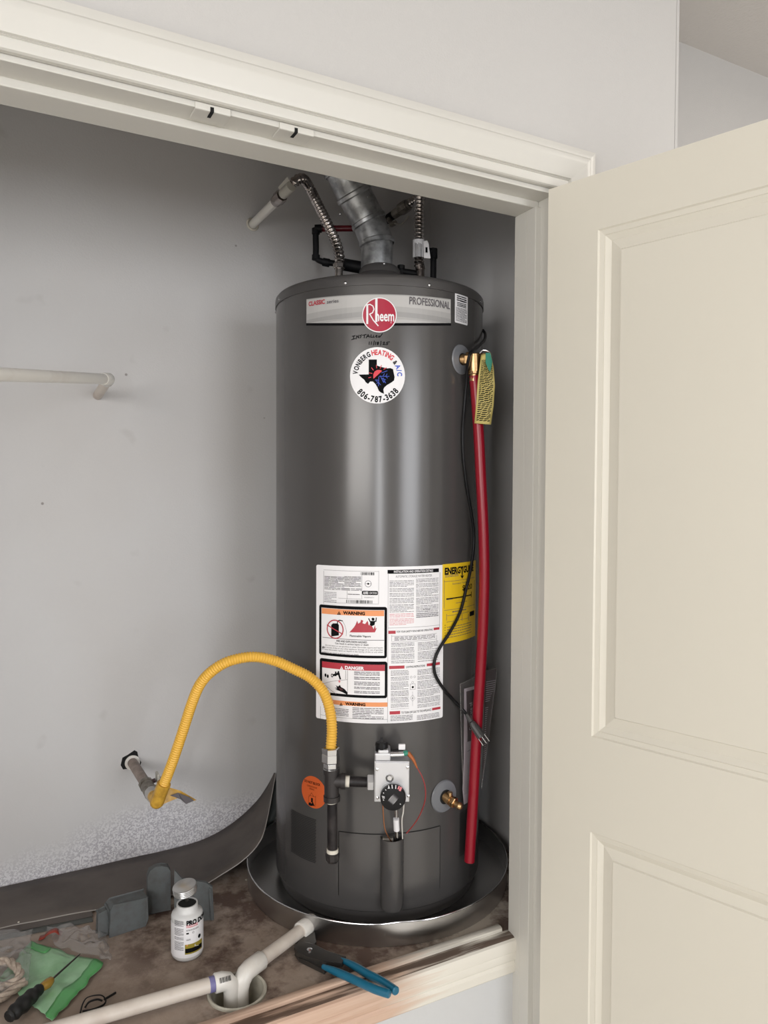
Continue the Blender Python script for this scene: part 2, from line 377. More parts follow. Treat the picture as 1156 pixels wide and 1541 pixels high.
class Decal:
    """flat print laid on a surface; coordinates (u, v) in metres, or boxes read off an enlarged crop"""
    def __init__(s, to3d, uv, crop, strip=.012, eps=.00025):
        s.mb = MB(); s.to3d = to3d; s.uv = uv; s.ox, s.oy, s.k = crop; s.strip = strip; s.eps = eps; s.mats = []
    def C(s, x, y): return s.uv(s.ox + x / s.k, s.oy + y / s.k)
    def mi(s, m):
        if m not in s.mats: s.mats.append(m)
        return s.mats.index(m)
    def face(s, poly, m, layer):
        us = [p[0] for p in poly]; u0, u1 = min(us), max(us); pieces = []
        if u1 - u0 > s.strip:
            k0, k1 = math.floor(u0 / s.strip), math.ceil(u1 / s.strip)
            for k in range(k0, k1):
                q = clip(poly, k * s.strip, False)
                if len(q) > 2: q = clip(q, (k + 1) * s.strip, True)
                if len(q) > 2: pieces.append(q)
        else: pieces = [poly]
        for q in pieces: s.mb.add([s.to3d(u, v, layer * s.eps) for u, v in q], [tuple(range(len(q)))], s.mi(m))
    def poly(s, pts, m, layer, crop=True):
        if crop: pts = [s.C(*p) for p in pts]
        for t in tessellate_polygon([[Vector((a, b, 0)) for a, b in pts]]): s.face([pts[i] for i in t], m, layer)
    def bb(s, x0, y0, x1, y1):
        ym, xm = (y0 + y1) / 2, (x0 + x1) / 2
        return s.C(x0, ym)[0], s.C(xm, y1)[1], s.C(x1, ym)[0], s.C(xm, y0)[1]   # u0,v0(bottom),u1,v1(top)
    def rect(s, x0, y0, x1, y1, m, layer):
        a, b, c, d = s.bb(x0, y0, x1, y1); s.face([(a, b), (c, b), (c, d), (a, d)], m, layer)
    def rrect(s, x0, y0, x1, y1, m, layer, r=.004):
        a, b, c, d = s.bb(x0, y0, x1, y1); P = []
        for cx, cy, t0 in ((c - r, d - r, 0), (a + r, d - r, 90), (a + r, b + r, 180), (c - r, b + r, 270)):
            for k in range(4): t = math.radians(t0 + k * 30); P.append((cx + r * math.cos(t), cy + r * math.sin(t)))
        s.poly(P, m, layer, False)
    def frame(s, x0, y0, x1, y1, w, m, layer):
        s.rect(x0, y0, x1, y0 + w, m, layer); s.rect(x0, y1 - w, x1, y1, m, layer); s.rect(x0, y0, x0 + w, y1, m, layer); s.rect(x1 - w, y0, x1, y1, m, layer)
    def text(s, txt, x0, y0, x1, y1, m, layer, bold=0., slant=0, cw=False):
        vs, fs = glyphs(txt, bold)
        if not vs: return
        a, b, c, d = s.bb(x0, y0, x1, y1); xs = [v[0] for v in vs]; ys = [v[1] for v in vs]
        X0, X1, Y0, Y1 = min(xs), max(xs), min(ys), max(ys)
        if cw:   # reads downwards, turned a quarter
            q = [(a + (v[1] - Y0) / (Y1 - Y0) * (c - a), d - (v[0] - X0) / (X1 - X0) * (d - b)) for v in vs]
        else:
            q = [(a + (v[0] - X0) / (X1 - X0) * (c - a), b + (v[1] - Y0) / (Y1 - Y0) * (d - b)) for v in vs]
        for f in fs: s.face([q[i] for i in f], m, layer)
    def glyph_at(s, ch, cu, cv, ang, h, m, layer, wscale=1., bold=0.):
        vs, fs = glyphs(ch, bold); H = .73; xs = [v[0] for v in vs]; xm = (min(xs) + max(xs)) / 2; k = h / H
        q = []
        for x, y in vs:
            x = (x - xm) * k * wscale; y = (y - H / 2) * k
            q.append((cu + x * math.cos(ang) - y * math.sin(ang), cv + x * math.sin(ang) + y * math.cos(ang)))
        for f in fs: s.face([q[i] for i in f], m, layer)
    def disc(s, u, v, ru, rv, m, layer, n=40, inner=0.):
        P = [(u + ru * math.cos(2 * PI * i / n), v + rv * math.sin(2 * PI * i / n)) for i in range(n)]
        if inner:
            Q = [(u + ru * inner * math.cos(2 * PI * i / n), v + rv * inner * math.sin(2 * PI * i / n)) for i in range(n)]
            for i in range(n): s.face([P[i], P[(i + 1) % n], Q[(i + 1) % n], Q[i]], m, layer)
        else: s.poly(P, m, layer, False)
    def stroke(s, pts, w, m, layer, crop=True):
        if crop: pts = [s.C(*p) for p in pts]
        for a, b in zip(pts, pts[1:]):
            dx, dy = b[0] - a[0], b[1] - a[1]; L = math.hypot(dx, dy) or 1; nx, ny = -dy / L * w / 2, dx / L * w / 2; ex, ey = dx / L * w * .3, dy / L * w * .3
            s.face([(a[0] + nx - ex, a[1] + ny - ey), (a[0] - nx - ex, a[1] - ny - ey), (b[0] - nx + ex, b[1] - ny + ey), (b[0] + nx + ex, b[1] + ny + ey)], m, layer)
    def para(s, x0, y0, x1, y1, rows, m, layer, fill=.42, last=.6, words=7):
        a, b, c, d = s.bb(x0, y0, x1, y1); rh = (d - b) / rows
        for i in range(rows):
            end = c if i % 5 != 4 else a + (c - a) * last; u = a; v1 = d - i * rh
            while u < end - (c - a) * .02:
                w = (c - a) / words * random.uniform(.4, 1.5); e = min(u + w, end)
                hh = rh * fill * random.uniform(.8, 1.1)
                s.face([(u, v1 - hh), (e, v1 - hh), (e, v1), (u, v1)], m, layer); u = e + (c - a) * .018
    def bars(s, x0, y0, x1, y1, m, layer, n=26):
        a, b, c, d = s.bb(x0, y0, x1, y1); w = (c - a) / n; u = a
        for i in range(n):
            e = w * random.choice((.3, .5, .8)); s.face([(u, b), (u + e, b), (u + e, d), (u, d)], m, layer); u += w
    def warn(s, x0, y0, x1, y1, m, dotm, layer):
        xm = (x0 + x1) / 2; s.poly([(x0, y1), (x1, y1), (xm, y0)], m, layer)
        s.rect(xm - (x1 - x0) * .06, y0 + (y1 - y0) * .35, xm + (x1 - x0) * .06, y0 + (y1 - y0) * .85, dotm, layer + 1)
    def build(s, name, parent=None, origin=None): return s.mb.build(name, s.mats, parent, origin, smooth=False)
def cyl_decal(crop, lift=.0004, eps=.00025): return Decal(lambda u, v, l: cp(u, v, R + lift + l), lambda x, y: cyl(x, y), crop, eps=eps)

# ================================================================== ROOM
ZP = .465          # top of the closet platform
YW, XR, XL = 2.02, 1.235, -.75
def wallbox(name, *a, m='wall', label=None): return struct(MB().box(*a).build(name, m, smooth=False))
struct(MB().box(-2.1, 3.7, -3.2, 2.2, -.05, 0).build('floor', 'floor', smooth=False))
struct(MB().box(-2.1, 3.7, -3.2, 2.2, 2.74, 2.8).build('ceiling', 'ceil', smooth=False))
mb = MB(); mb.box(-.64, 1.043, 1.195, 1.305, 2.059, 2.74); mb.box(1.043, 1.374, 1.195, 1.305, 0, 2.74); mb.box(-2.0, -.64, 1.195, 1.305, 0, 2.74)
struct(mb.build('wall_front', 'wall', smooth=False))
mb = MB(); mb.box(1.368, 1.3755, 1.1935, 1.56, 0, 2.74); struct(mb.build('trim_1', 'wall', smooth=False))
wallbox('wall_far', 1.32, 3.7, 1.55, 1.65, 0, 2.74)
wallbox('wall_side', 3.6, 3.7, -3.1, 1.65, 0, 2.74)
wallbox('wall_left', -2.1, -2.0, -3.1, 1.3, 0, 2.74)
mb = MB()
for a in ((-2.1, -1.64, 0, 2.74), (-1.36, .55, 0, 2.74), (2.05, 3.7, 0, 2.74), (-1.64, -1.36, 0, .75), (-1.64, -1.36, 2.25, 2.74), (.55, 2.05, 0, .68), (.55, 2.05, 2.42, 2.74)):
    mb.box(a[0], a[1], -3.2, -3.03, a[2], a[3])
struct(mb.build('wall_rear', 'wall', smooth=False))
wallbox('wall_back', XL - .1, XR + .1, YW, YW + .1, 0, 2.74, m='closet')
wallbox('wall_right', XR, XR + .139, 1.305, YW, 0, 2.74, m='closet')
wallbox('wall_closet_left', XL - .1, XL, 1.305, YW, 0, 2.74, m='closet')

# ---- casing round the opening
ZH, XJ = 2.040, 1.024
prof = [(.0, .0), (.0, .008), (.002, .0115), (.006, .0125), (.0165, .013), (.0185, .011), (.0195, .0135), (.0215, .0115), (.0225, .015), (.030, .0175), (.055, .021), (.0625, .0225), (.067, .0215), (.070, .0185), (.072, .0165), (.080, .0165), (.087, .0145), (.088, .0)]
Z1, X1 = ZH + .009, XJ + .009
mb = MB()
vs = []
for w, d in prof: vs += [(-1.0, 1.195 - d, Z1 + w), (X1 + w, 1.195 - d, Z1 + w)]
mb.add(vs, [(2 * i, 2 * i + 1, 2 * i + 3, 2 * i + 2) for i in range(len(prof) - 1)])
struct(mb.build('trim_2', 'trim', auto=25))
mb = MB(); vs = []
for w, d in prof: vs += [(X1 + w, 1.195 - d, Z1 + w), (X1 + w, 1.195 - d, 0)]
mb.add(vs, [(2 * i, 2 * i + 1, 2 * i + 3, 2 * i + 2) for i in range(len(prof) - 1)])
struct(mb.build('trim_3', 'trim', auto=25))
# ---- jambs and stops
fr = empty('door_frame', (XJ, 1.25, 0)); fr['kind'] = 'structure'
MB().box(-.64, X1 + .01, 1.197, 1.306, ZH, Z1 + .012).build('head_jamb', 'trim', fr, smooth=False, bevel=.0012)
MB().box(XJ, X1 + .010, 1.197, 1.306, 0, ZH).build('side_jamb', 'trim', fr, smooth=False, bevel=.0012)
MB().box(-.64, XJ, 1.243, 1.306, ZH - .0135, ZH + .001).build('head_stop', 'trim', fr, smooth=False, bevel=.002)
mb = MB(); mb.box(XJ - .0135, XJ + .001, 1.236, 1.2665, 0, ZH - .0135).build('side_stop', 'trim', fr, smooth=False, bevel=.0015)
MB().box(XJ - .0128, XJ + .001, 1.2668, 1.306, 0, ZH - .0135).build('side_stop', 'trim', fr, smooth=False, bevel=.0012)
# painted-over ball catch strikes
for (xa, ya, xb, xh) in ((293, 160, 347, 317), (420, 193, 472, 444)):
    a = on_y(xa, 168 if xa < 400 else 200, 1.197).x; b = on_y(xb, 178 if xa < 400 else 212, 1.197).x
    mb = MB(); mb.box(a, b, 1.1945, 1.232, ZH - .003, ZH + .0005); mb.box(a, b, 1.1935, 1.197, ZH - .003, ZH + .0085)
    o = mb.build('catch_plate', 'trim', fr, smooth=False, bevel=.0022)
    hx = (a + b) / 2 - .002
    MB().box(hx - .0028, hx + .0028, 1.1928, 1.214, ZH - .0036, ZH + .004).build('catch_slot', 'dark', o, smooth=False)
# ---- knee wall, platform, nosing
mb = MB(); mb.box(-.64, XJ + .001, 1.288, 1.303, 0, .455); struct(mb.build('wall_knee', 'knee', smooth=False))
pf = [((1.326, .462), (1.3255, .4735), (1.321, .4755), (1.3125, .4755), (1.3085, .4735), (1.3075, .4665))]
XN = on_y(750, 1398, 1.322).x
def extr(pr, x0, x1, name, m, auto=35):
    mb = MB(); n = len(pr); mb.add([(x, y, z) for x in (x0, x1) for y, z in pr], [(i, i + 1, n + i + 1, n + i) for i in range(n - 1)] + [tuple(range(n)), tuple(reversed(range(n, 2 * n)))])
    return mb.build(name, m, None, auto=auto)
struct(extr(pf[0], -.7, XN, 'trim_4', 'nosetop'))
struct(extr([(1.3085, .45), (1.3085, .4665), (1.296, .4655), (1.2865, .4635), (1.2835, .461), (1.282, .455)], -.7, XJ - .013, 'trim_5', 'ledge'))
struct(extr([(1.290, .40), (1.2835, .4612), (1.2785, .4585), (1.2765, .453), (1.2775, .4345), (1.2795, .4325), (1.2785, .4300), (1.2800, .4150), (1.2840, .4110), (1.2830, .4080), (1.2800, .4040), (1.2805, .3880), (1.2830, .3850), (1.289, .3840), (1.2905, .39)], -.7, XJ - .006, 'trim_6', 'nose', 30))
CUP = on_z(357, 1493, ZP)
CR = .0555
def platform():
    mb = MB(); x0, x1, y0, y1 = XL, XR, 1.309, YW; q = .062; cx, cy = CUP.x, max(CUP.y, y0 + q + .002)
    for a in ((x0, cx - q, y0, y1), (cx + q, x1, y0, y1), (cx - q, cx + q, y0, cy - q), (cx - q, cx + q, cy + q, y1)):
        mb.box(a[0], a[1], a[2], a[3], ZP - .02, ZP)
    n = 32; vs = []
    for i in range(n):
        t = 2 * PI * i / n; c, s_ = math.cos(t), math.sin(t); k = q / max(abs(c), abs(s_))
        vs += [(cx + c * k, cy + s_ * k, ZP), (cx + c * CR * 1.03, cy + s_ * CR * 1.03, ZP), (cx + c * CR * 1.03, cy + s_ * CR * 1.03, ZP - .02)]
    mb.add(vs, [(3 * i, 3 * ((i + 1) % n), 3 * ((i + 1) % n) + 1, 3 * i + 1) for i in range(n)] + [(3 * i + 1, 3 * ((i + 1) % n) + 1, 3 * ((i + 1) % n) + 2, 3 * i + 2) for i in range(n)])
    CUP.x, CUP.y = cx, cy
    return mb.build('floor_1', 'ply', smooth=False)
struct(platform())

# ================================================================== DOOR LEAF
DD = Vector((math.sin(.3013), -math.cos(.3013), 0)); DN = Vector((-math.cos(.3013), -math.sin(.3013), 0))  # along leaf, visible normal
D0 = Vector((.994, 1.177, 0)); DW, DH = .70, 2.037
def dp(s_, z, d=0.): return D0 + DD * s_ + DN * d + Vector((0, 0, z))
def door_uv(x, y):
    d = ray(x, y); k = D0.dot(DN) / d.dot(DN); p = d * k; return (p - D0).dot(DD), p.z + CAMZ
s0, zt = door_uv(902, 345); _, zb = door_uv(888, 1108); _, zt2 = door_uv(884, 1250)
s1 = door_uv(888, 1108)[0]; s0 = (s0 + s1) / 2
si = (door_uv(935, 372)[0] + door_uv(923, 1080)[0]) / 2; MW = si - s0
door = empty('door_1', D0 + Vector((0, 0, .012))); struct(door)
sb = DW - s0; zk = .22
mb = MB(); S_ = [0, s0, sb, DW]; Z_ = [.012, zk, zt2, zb, zt, DH]
for i in range(3):
    for j in range(5):
        if i == 1 and j in (1, 3): continue
        mb.add([dp(S_[i], Z_[j]), dp(S_[i + 1], Z_[j]), dp(S_[i + 1], Z_[j + 1]), dp(S_[i], Z_[j + 1])], [(0, 1, 2, 3)])
th = -.035
a = [dp(0, .012), dp(DW, .012), dp(DW, DH), dp(0, DH), dp(0, .012, th), dp(DW, .012, th), dp(DW, DH, th), dp(0, DH, th)]
mb.add(a, [(4, 7, 6, 5), (0, 4, 5, 1), (1, 5, 6, 2), (2, 6, 7, 3), (3, 7, 4, 0)])
mb.build('leaf', 'door', door, smooth=False)
pp = [(0, 0), (.05, -.0035), (.24, -.0050), (.25, -.0060), (.27, -.0055), (.46, -.0100), (.50, -.0112), (.55, -.0108), (.92, -.0080), (.945, -.0082), (.985, -.0050)]
for (za, zc) in ((zb, zt), (zk, zt2)):
    mb = MB(); vs = []
    for w, d in pp:
        w *= MW; vs += [dp(s0 + w, za + w, d), dp(sb - w, za + w, d), dp(sb - w, zc - w, d), dp(s0 + w, zc - w, d)]
    n = len(pp); fs = [(4 * i + k, 4 * i + (k + 1) % 4, 4 * (i + 1) + (k + 1) % 4, 4 * (i + 1) + k) for i in range(n - 1) for k in range(4)]
    fs.append(tuple(4 * (n - 1) + k for k in range(4))); mb.add(vs, fs); mb.build('panel', 'door', door, auto=12)
for z in (.25, 1.05, 1.84):  # butt hinges on the hidden edge
    MB().lathe([(0, 0), (.006, 0), (.006, .09), (0, .09)], dp(-.006, z, -.040), n=12).build('hinge', 'steel', door)

# ================================================================== WATER HEATER
wh = empty('water_heater', AX + Vector((0, 0, ZP)), 'tall dark grey cylindrical gas water heater covered in labels, standing in a round metal pan', 'water heater')
ZS, ZT = 1.882, 1.909
mb = MB(); mb.lathe([(R - .03, .500), (R - .003, .500), (R, .503), (R, 1.886)], AX, n=128, ref=FR); mb.build('jacket', 'tank', wh)
mb = MB(); mb.lathe([(0, .469), (R - .012, .469), (R - .012, .486), (R - .006, .488), (R - .006, .501), (R - .02, .501)], AX, n=96); mb.build('base_ring', 'lid', wh)
mb = MB(); mb.lathe([(R + .0002, ZS), (R + .0022, ZS), (R + .0022, ZT - .012), (R + .001, ZT - .006), (R - .003, ZT - .0015), (R - .010, ZT), (0, ZT)], AX, n=128); mb.build('top_cap', 'lid', wh)
for (x, y) in ((422, 449), (520, 427), (646, 428), (722.5, 451)):
    u, z = cyl(x, y); p = cp(u, 1.8885, R + .002); n_ = (cp(u, 0, R + 1) - AX).normalized()
    MB().lathe([(.0036, -.001), (.0036, .0010), (.002, .0026), (0, .003)], p, n_, n=10).build('screw', 'steel', wh)
# draft hood on top
mb = MB(); mb.lathe([(.085, 1.935), (.088, 1.935), (.085, 1.948), (.066, 1.966), (.053, 1.974), (.0515, 1.984), (.045, 1.993), (.040, 1.996)], AX, n=48)
hood = mb.build('draft_hood', 'lid', wh)
for k in range(4):
    t = PI / 4 + k * PI / 2; p = AX + Vector((math.cos(t) * .083, math.sin(t) * .083, 0))
    MB().box(p.x - .006, p.x + .006, p.y - .0015, p.y + .0015, ZT - .001, 1.945).build('hood_leg', 'lid', hood, smooth=False)
for a in (-.102, .102):
    MB().lathe([(.010, ZT - .002), (.010, 2.0), (0, 2.0)], T(a, 0, 0), n=20).build('pipe_nipple', 'hose', wh)

# -- badge
D = cyl_decal((440, 420, 3.8533))
_X = [83 + 835 * i / 12 for i in range(13)]
def _ty(x): return 117 - 29 * (1 - ((x - 500) / 417) ** 2)
D.poly([(x, _ty(x)) for x in _X] + [(x, 262) for x in reversed(_X)], 'silver1', 0)
D.poly([(83, 205), (220, 178), (400, 160), (505, 158), (620, 160), (780, 176), (918, 200), (918, 258), (83, 258)], 'silver2', 1)
D.poly([(83, 240), (220, 212), (400, 190), (505, 186), (620, 190), (780, 208), (918, 232), (918, 258), (83, 258)], 'silver3', 2)
D.poly([(130, 258), (260, 236), (420, 218), (505, 215), (600, 218), (760, 234), (880, 252), (880, 258)], 'silver2', 3)
D.poly([(x, 256) for x in _X] + [(x, 270) for x in reversed(_X)], 'ink', 4)
D.poly([(x, _ty(x)) for x in _X] + [(x, _ty(x) + 5) for x in reversed(_X)], 'silver3', 1)
D.text('CLASSIC', 97, 124, 191, 151, 'redink', 5, .03); D.text('series', 203, 120, 270, 140, 'greyink', 5, .01)
D.text('PROFESSIONAL', 678, 114, 912, 158, 'greyink', 5, .012)
D.build('brand_badge', wh)
D = cyl_decal((440, 420, 3.8533), lift=.0018)
u, v = D.C(505, 209); ru = abs(D.C(605, 209)[0] - D.C(405, 209)[0]) / 2; rv = abs(D.C(505, 108)[1] - D.C(505, 311)[1]) / 2
D.disc(u, v, ru, rv, 'white', 0); D.disc(u, v, ru * .945, rv * .945, 'crimson', 1)
D.rect(481, 112, 494, 250, 'white', 2)                                  # tall stem of the h
# large R
D.poly([(430, 150), (441, 150), (441, 262), (430, 262)], 'white', 2)
D.stroke([(430, 151), (452, 148), (468, 158), (474, 176), (466, 196), (448, 205)], .0022, 'white', 2)
D.stroke([(450, 205), (470, 240), (498, 272)], .0024, 'white', 2)
D.text('h', 481, 112, 512, 246, 'crimson', 0)
D.text('heem', 483, 184, 590, 247, 'white', 3, .02)
D.rect(570, 252, 574, 257, 'white', 3)
o = D.build('logo_disc', wh)
# -- handwriting
D = cyl_decal((510, 500, 9.6333)); W_ = .0017
for st in ([(195, 60), (240, 50)], [(218, 55), (212, 100)], [(185, 108), (240, 92)],  # I
           [(252, 100), (262, 48), (285, 85), (292, 40)],  # N
           [(335, 38), (310, 48), (325, 65), (305, 85)],  # S
           [(345, 45), (400, 32)], [(372, 40), (368, 85)],  # T
           [(395, 85), (425, 32), (445, 78)], [(405, 65), (445, 58)],  # A
           [(470, 35), (462, 72), (490, 75)], [(505, 45), (498, 72), (520, 72)],  # ll
           [(535, 60), (555, 52), (548, 45), (535, 58), (545, 75), (562, 70)],  # e
           [(600, 58), (580, 55), (575, 72), (595, 72), (632, 20)],  # d
           [(443, 140), (440, 180)], [(475, 138), (470, 180)], [(515, 125), (502, 188)],  # 11/
           [(535, 140), (530, 182)], [(575, 142), (555, 150), (575, 165), (565, 182), (555, 172), (578, 150)], [(612, 128), (605, 190)],  # 18/
           [(640, 150), (660, 142), (662, 155), (640, 178), (675, 178)], [(738, 140), (700, 145), (690, 158), (712, 165), (700, 182), (685, 180)]):
    D.stroke(st, W_, 'ink', 1)
D.build('handwritten_note', wh)
# -- round company sticker
D = cyl_decal((510, 500, 9.6333)); cu, cv = D.C(560, 626); ru = abs(D.C(958, 626)[0] - D.C(163, 626)[0]) / 2; rv = abs(D.C(560, 218)[1] - D.C(560, 1036)[1]) / 2
k = rv / 408
D.disc(cu, cv, ru, rv, 'white', 0, 48)
def arc(txt, a0, a1, rad, h, m, up=True, ws=.85):
    n = len(txt); wd = []
    for ch in txt:
        xs_ = [v_[0] for v_ in glyphs(ch, .035)[0]]; wd.append(max(xs_) - min(xs_) + .16)
    cs = [sum(wd[:i]) + wd[i] / 2 for i in range(n)]
    for i, ch in enumerate(txt):
        a = math.radians(a0 + (a1 - a0) * ((cs[i] - cs[0]) / (cs[-1] - cs[0]) if n > 1 else 0))
        D.glyph_at(ch, cu + rad * k * math.cos(a) * ru / rv, cv + rad * k * math.sin(a), a - PI / 2 if up else a + PI / 2, h * k, m, 2, ws, .035)
arc('VONBERG', 172, 114, 330, 74, 'ink', True, .70); arc('HEATING', 101, 51.5, 336, 76, 'stkred', True, .74); arc('&', 36, 36, 325, 62, 'ink'); arc('A/C', 23.5, 4, 330, 72, 'stkblue')
arc('806-787-3638', 222, 321, 343, 88, 'ink', False, .78)
tx = [(434, 396), (552, 396), (552, 482), (600, 500), (650, 512), (700, 525), (745, 520), (785, 535), (795, 590), (808, 650), (800, 700), (760, 730), (700, 765), (660, 800), (645, 830), (655, 892), (610, 875), (580, 850), (560, 800), (530, 750), (495, 715), (455, 715), (425, 750), (390, 725), (370, 690), (320, 650), (290, 615), (434, 612)]
D.poly(tx, 'ink', 2)
D.poly([(500, 655), (500, 610), (520, 570), (555, 548), (600, 548), (628, 562), (505, 675)], 'stkred', 3)
for st in ([(432, 662), (468, 652)], [(440, 590), (482, 598)], [(475, 515), (500, 550)], [(545, 478), (550, 520)], [(618, 480), (600, 525)], [(690, 515), (650, 540)]): D.stroke(st, .0014, 'stkred', 3)
for st in ([(585, 640), (730, 640)], [(600, 630), (650, 730)], [(580, 650), (575, 780)], [(620, 590), (700, 560)], [(640, 640), (660, 600)], [(680, 640), (700, 605)], [(680, 640), (705, 665)], [(620, 670), (680, 690)], [(635, 700), (680, 735)], [(578, 700), (545, 690)], [(578, 720), (550, 745)], [(578, 730), (605, 765)], [(640, 660), (670, 720)], [(530, 690), (560, 720)]): D.stroke(st, .0011, 'stkblue', 3)
D.build('company_sticker', wh)
# -- small rating label, top right
D = cyl_decal((660, 400, 11.56))
D.rrect(283, 500, 505, 1010, 'white', 0, .003); D.para(315, 535, 485, 640, 3, 'ink', 1, .6, .8, 2); D.para(320, 650, 480, 730, 3, 'ink', 1, .6, .8, 2)
D.para(300, 740, 490, 985, 13, 'greyink', 1, .5, .8, 5); D.build('certification_label', wh)

# -- big instruction label
D = cyl_decal((460, 830, 3.8533))
D.rrect(62, 88, 797, 997, 'white', 0, .004)
L = 1
D.frame(105, 112, 425, 302, 2, 'lineink', L)
D.bars(320, 120, 400, 137, 'ink', L, 22); D.bars(236, 282, 390, 300, 'ink', L, 26)
D.para(110, 145, 225, 208, 8, 'greyink', L, .5, .7, 4); D.para(225, 145, 322, 208, 8, 'greyink', L, .5, .7, 4); D.para(110, 212, 325, 228, 2, 'greyink', L, .5, .9, 6)
D.para(110, 235, 180, 298, 7, 'lineink', L, .45, .6, 3); D.para(245, 246, 315, 252, 1, 'greyink', L, .8, .9, 3)
D.rect(240, 228, 242, 278, 'lineink', L); D.rect(326, 137, 328, 278, 'lineink', L); D.rect(190, 272, 322, 274, 'lineink', L)
u, v = D.C(363, 187); D.disc(u, v, .0075, .0075, 'lineink', L, 24, .82); D.disc(u, v, .0022, .0022, 'ink', L, 10); D.rect(345, 186, 382, 188, 'greyink', L)
D.rrect(327, 228, 420, 252, 'ink', L, .0028); D.text('AHRI', 333, 232, 363, 247, 'white', L + 1, .03); D.text('CERTIFIED', 369, 235, 415, 246, 'white', L + 1)
D.text('WARRANTY', 340, 264, 398, 270, 'greyink', L)
# warning panel
D.rrect(80, 318, 472, 615, 'ink', L, .005); D.rect(93, 336, 457, 600, 'white', L + 1)
D.rect(95, 338, 455, 371, 'orange', L + 2); D.warn(184, 345, 206, 366, 'ink', 'orange', L + 3); D.text('WARNING', 218, 347, 345, 367, 'ink', L + 3, .05)
u, v = D.C(172, 450); D.disc(u, v, .0205, .0215, 'redink', L + 4, 32, .88)
D.poly([(150, 425), (160, 416), (186, 416), (194, 425), (194, 486), (150, 492)], 'ink', L + 2)
D.stroke([(127, 425), (216, 478)], .0022, 'redink', L + 4)
D.stroke([(186, 420), (186, 402), (200, 398), (215, 402)], .0022, 'ink', L + 2); D.stroke([(215, 402), (228, 425), (238, 460), (236, 490)], .0006, 'greyink', L + 2)
D.poly([(255, 468), (280, 440), (290, 425), (300, 400), (305, 418), (318, 410), (322, 395), (335, 400), (330, 415), (345, 420), (360, 400), (366, 425), (385, 432), (395, 450), (402, 425), (406, 448), (414, 440), (402, 468)], 'redink', L + 2)
D.poly([(382, 388), (390, 382), (400, 388), (398, 400), (386, 400)], 'ink', L + 3); D.stroke([(366, 388), (376, 408), (408, 404), (410, 384)], .0022, 'ink', L + 3)
D.poly([(378, 402), (404, 402), (400, 425), (384, 432), (372, 425)], 'ink', L + 3)
D.text('Flammable Vapors', 257, 484, 378, 500, 'ink', L + 2, .02)
D.rect(100, 509, 455, 512, 'greyink', L + 2)
D.text('FIRE AND EXPLOSION HAZARD', 180, 517, 356, 529, 'ink', L + 2, .02); D.text('Can result in serious injury or death', 172, 532, 366, 546, 'ink', L + 2, .01)
D.warn(96, 546, 112, 560, 'ink', 'white', L + 2)
for i, t_ in enumerate(('Do not store or use gasoline or other flammable vapors and liquids', 'in the vicinity of this or any other appliance. Storage of or use of gasoline', 'or other flammable vapors or liquids in the vicinity of this or any other', 'appliance can result in serious injury or death.')):
    y0 = 550 + i * 12.5; D.text(t_, 116 if i == 0 else 97, y0, 448 if i < 3 else 310, y0 + 10, 'ink', L + 2)
# danger panel
D.rrect(83, 634, 474, 846, 'ink', L, .005); D.rect(97, 652, 459, 830, 'white', L + 1)
D.rect(97, 652, 459, 688, 'redink', L + 2); D.warn(200, 663, 220, 683, 'white', 'redink', L + 3); D.text('DANGER', 229, 665, 340, 685, 'white', L + 3, .05)
D.rect(243, 688, 245, 830, 'greyink', L + 2); D.rect(232, 688, 234, 740, 'greyink', L + 2)
for (x, y) in ((117, 716), (130, 722)): D.disc(*D.C(x, y), .0026, .0040, 'ink', L + 2, 12)
D.disc(*D.C(155, 718), .0030, .0042, 'ink', L + 2, 12, .5)
D.stroke([(165, 716), (195, 706)], .0048, 'ink', L + 2); D.stroke([(190, 700), (202, 738)], .0040, 'ink', L + 2); D.rect(172, 695, 180, 722, 'ink', L + 2); D.rect(188, 692, 196, 712, 'ink', L + 2)
D.stroke([(98, 768), (150, 752), (243, 742)], .0006, 'greyink', L + 2); D.stroke([(115, 775), (180, 828)], .0007, 'greyink', L + 2)
D.disc(*D.C(197, 752), .0024, .0030, 'pinkink', L + 2, 10)
D.poly([(175, 775), (190, 782), (200, 772), (206, 785), (225, 795), (243, 815), (243, 830), (215, 815), (190, 805), (172, 800), (186, 796), (168, 790), (184, 788)], 'ink', L + 2)
D.poly([(190, 788), (206, 790), (222, 802), (205, 806)], 'maroon', L + 3)
for (a, b, r_) in ((698, 722, 3), (728, 748, 2), (756, 780, 3), (786, 802, 2), (810, 826, 2)): D.para(282, a, 430, b, r_, 'greyink', L + 2, .5, .6, 6)
# second warning
D.rect(97, 871, 476, 896, 'orange', L); D.warn(197, 874, 216, 893, 'ink', 'orange', L + 1); D.text('WARNING', 230, 876, 347, 894, 'ink', L + 1, .05)
D.para(110, 908, 250, 945, 4, 'greyink', L, .4, .6, 5); D.para(272, 908, 452, 976, 7, 'greyink', L, .42, .6, 6); D.para(140, 938, 250, 955, 2, 'greyink', L, .4, .9, 4)
D.rect(86, 896, 88, 968, 'lineink', L); D.rect(86, 968, 476, 970, 'lineink', L)
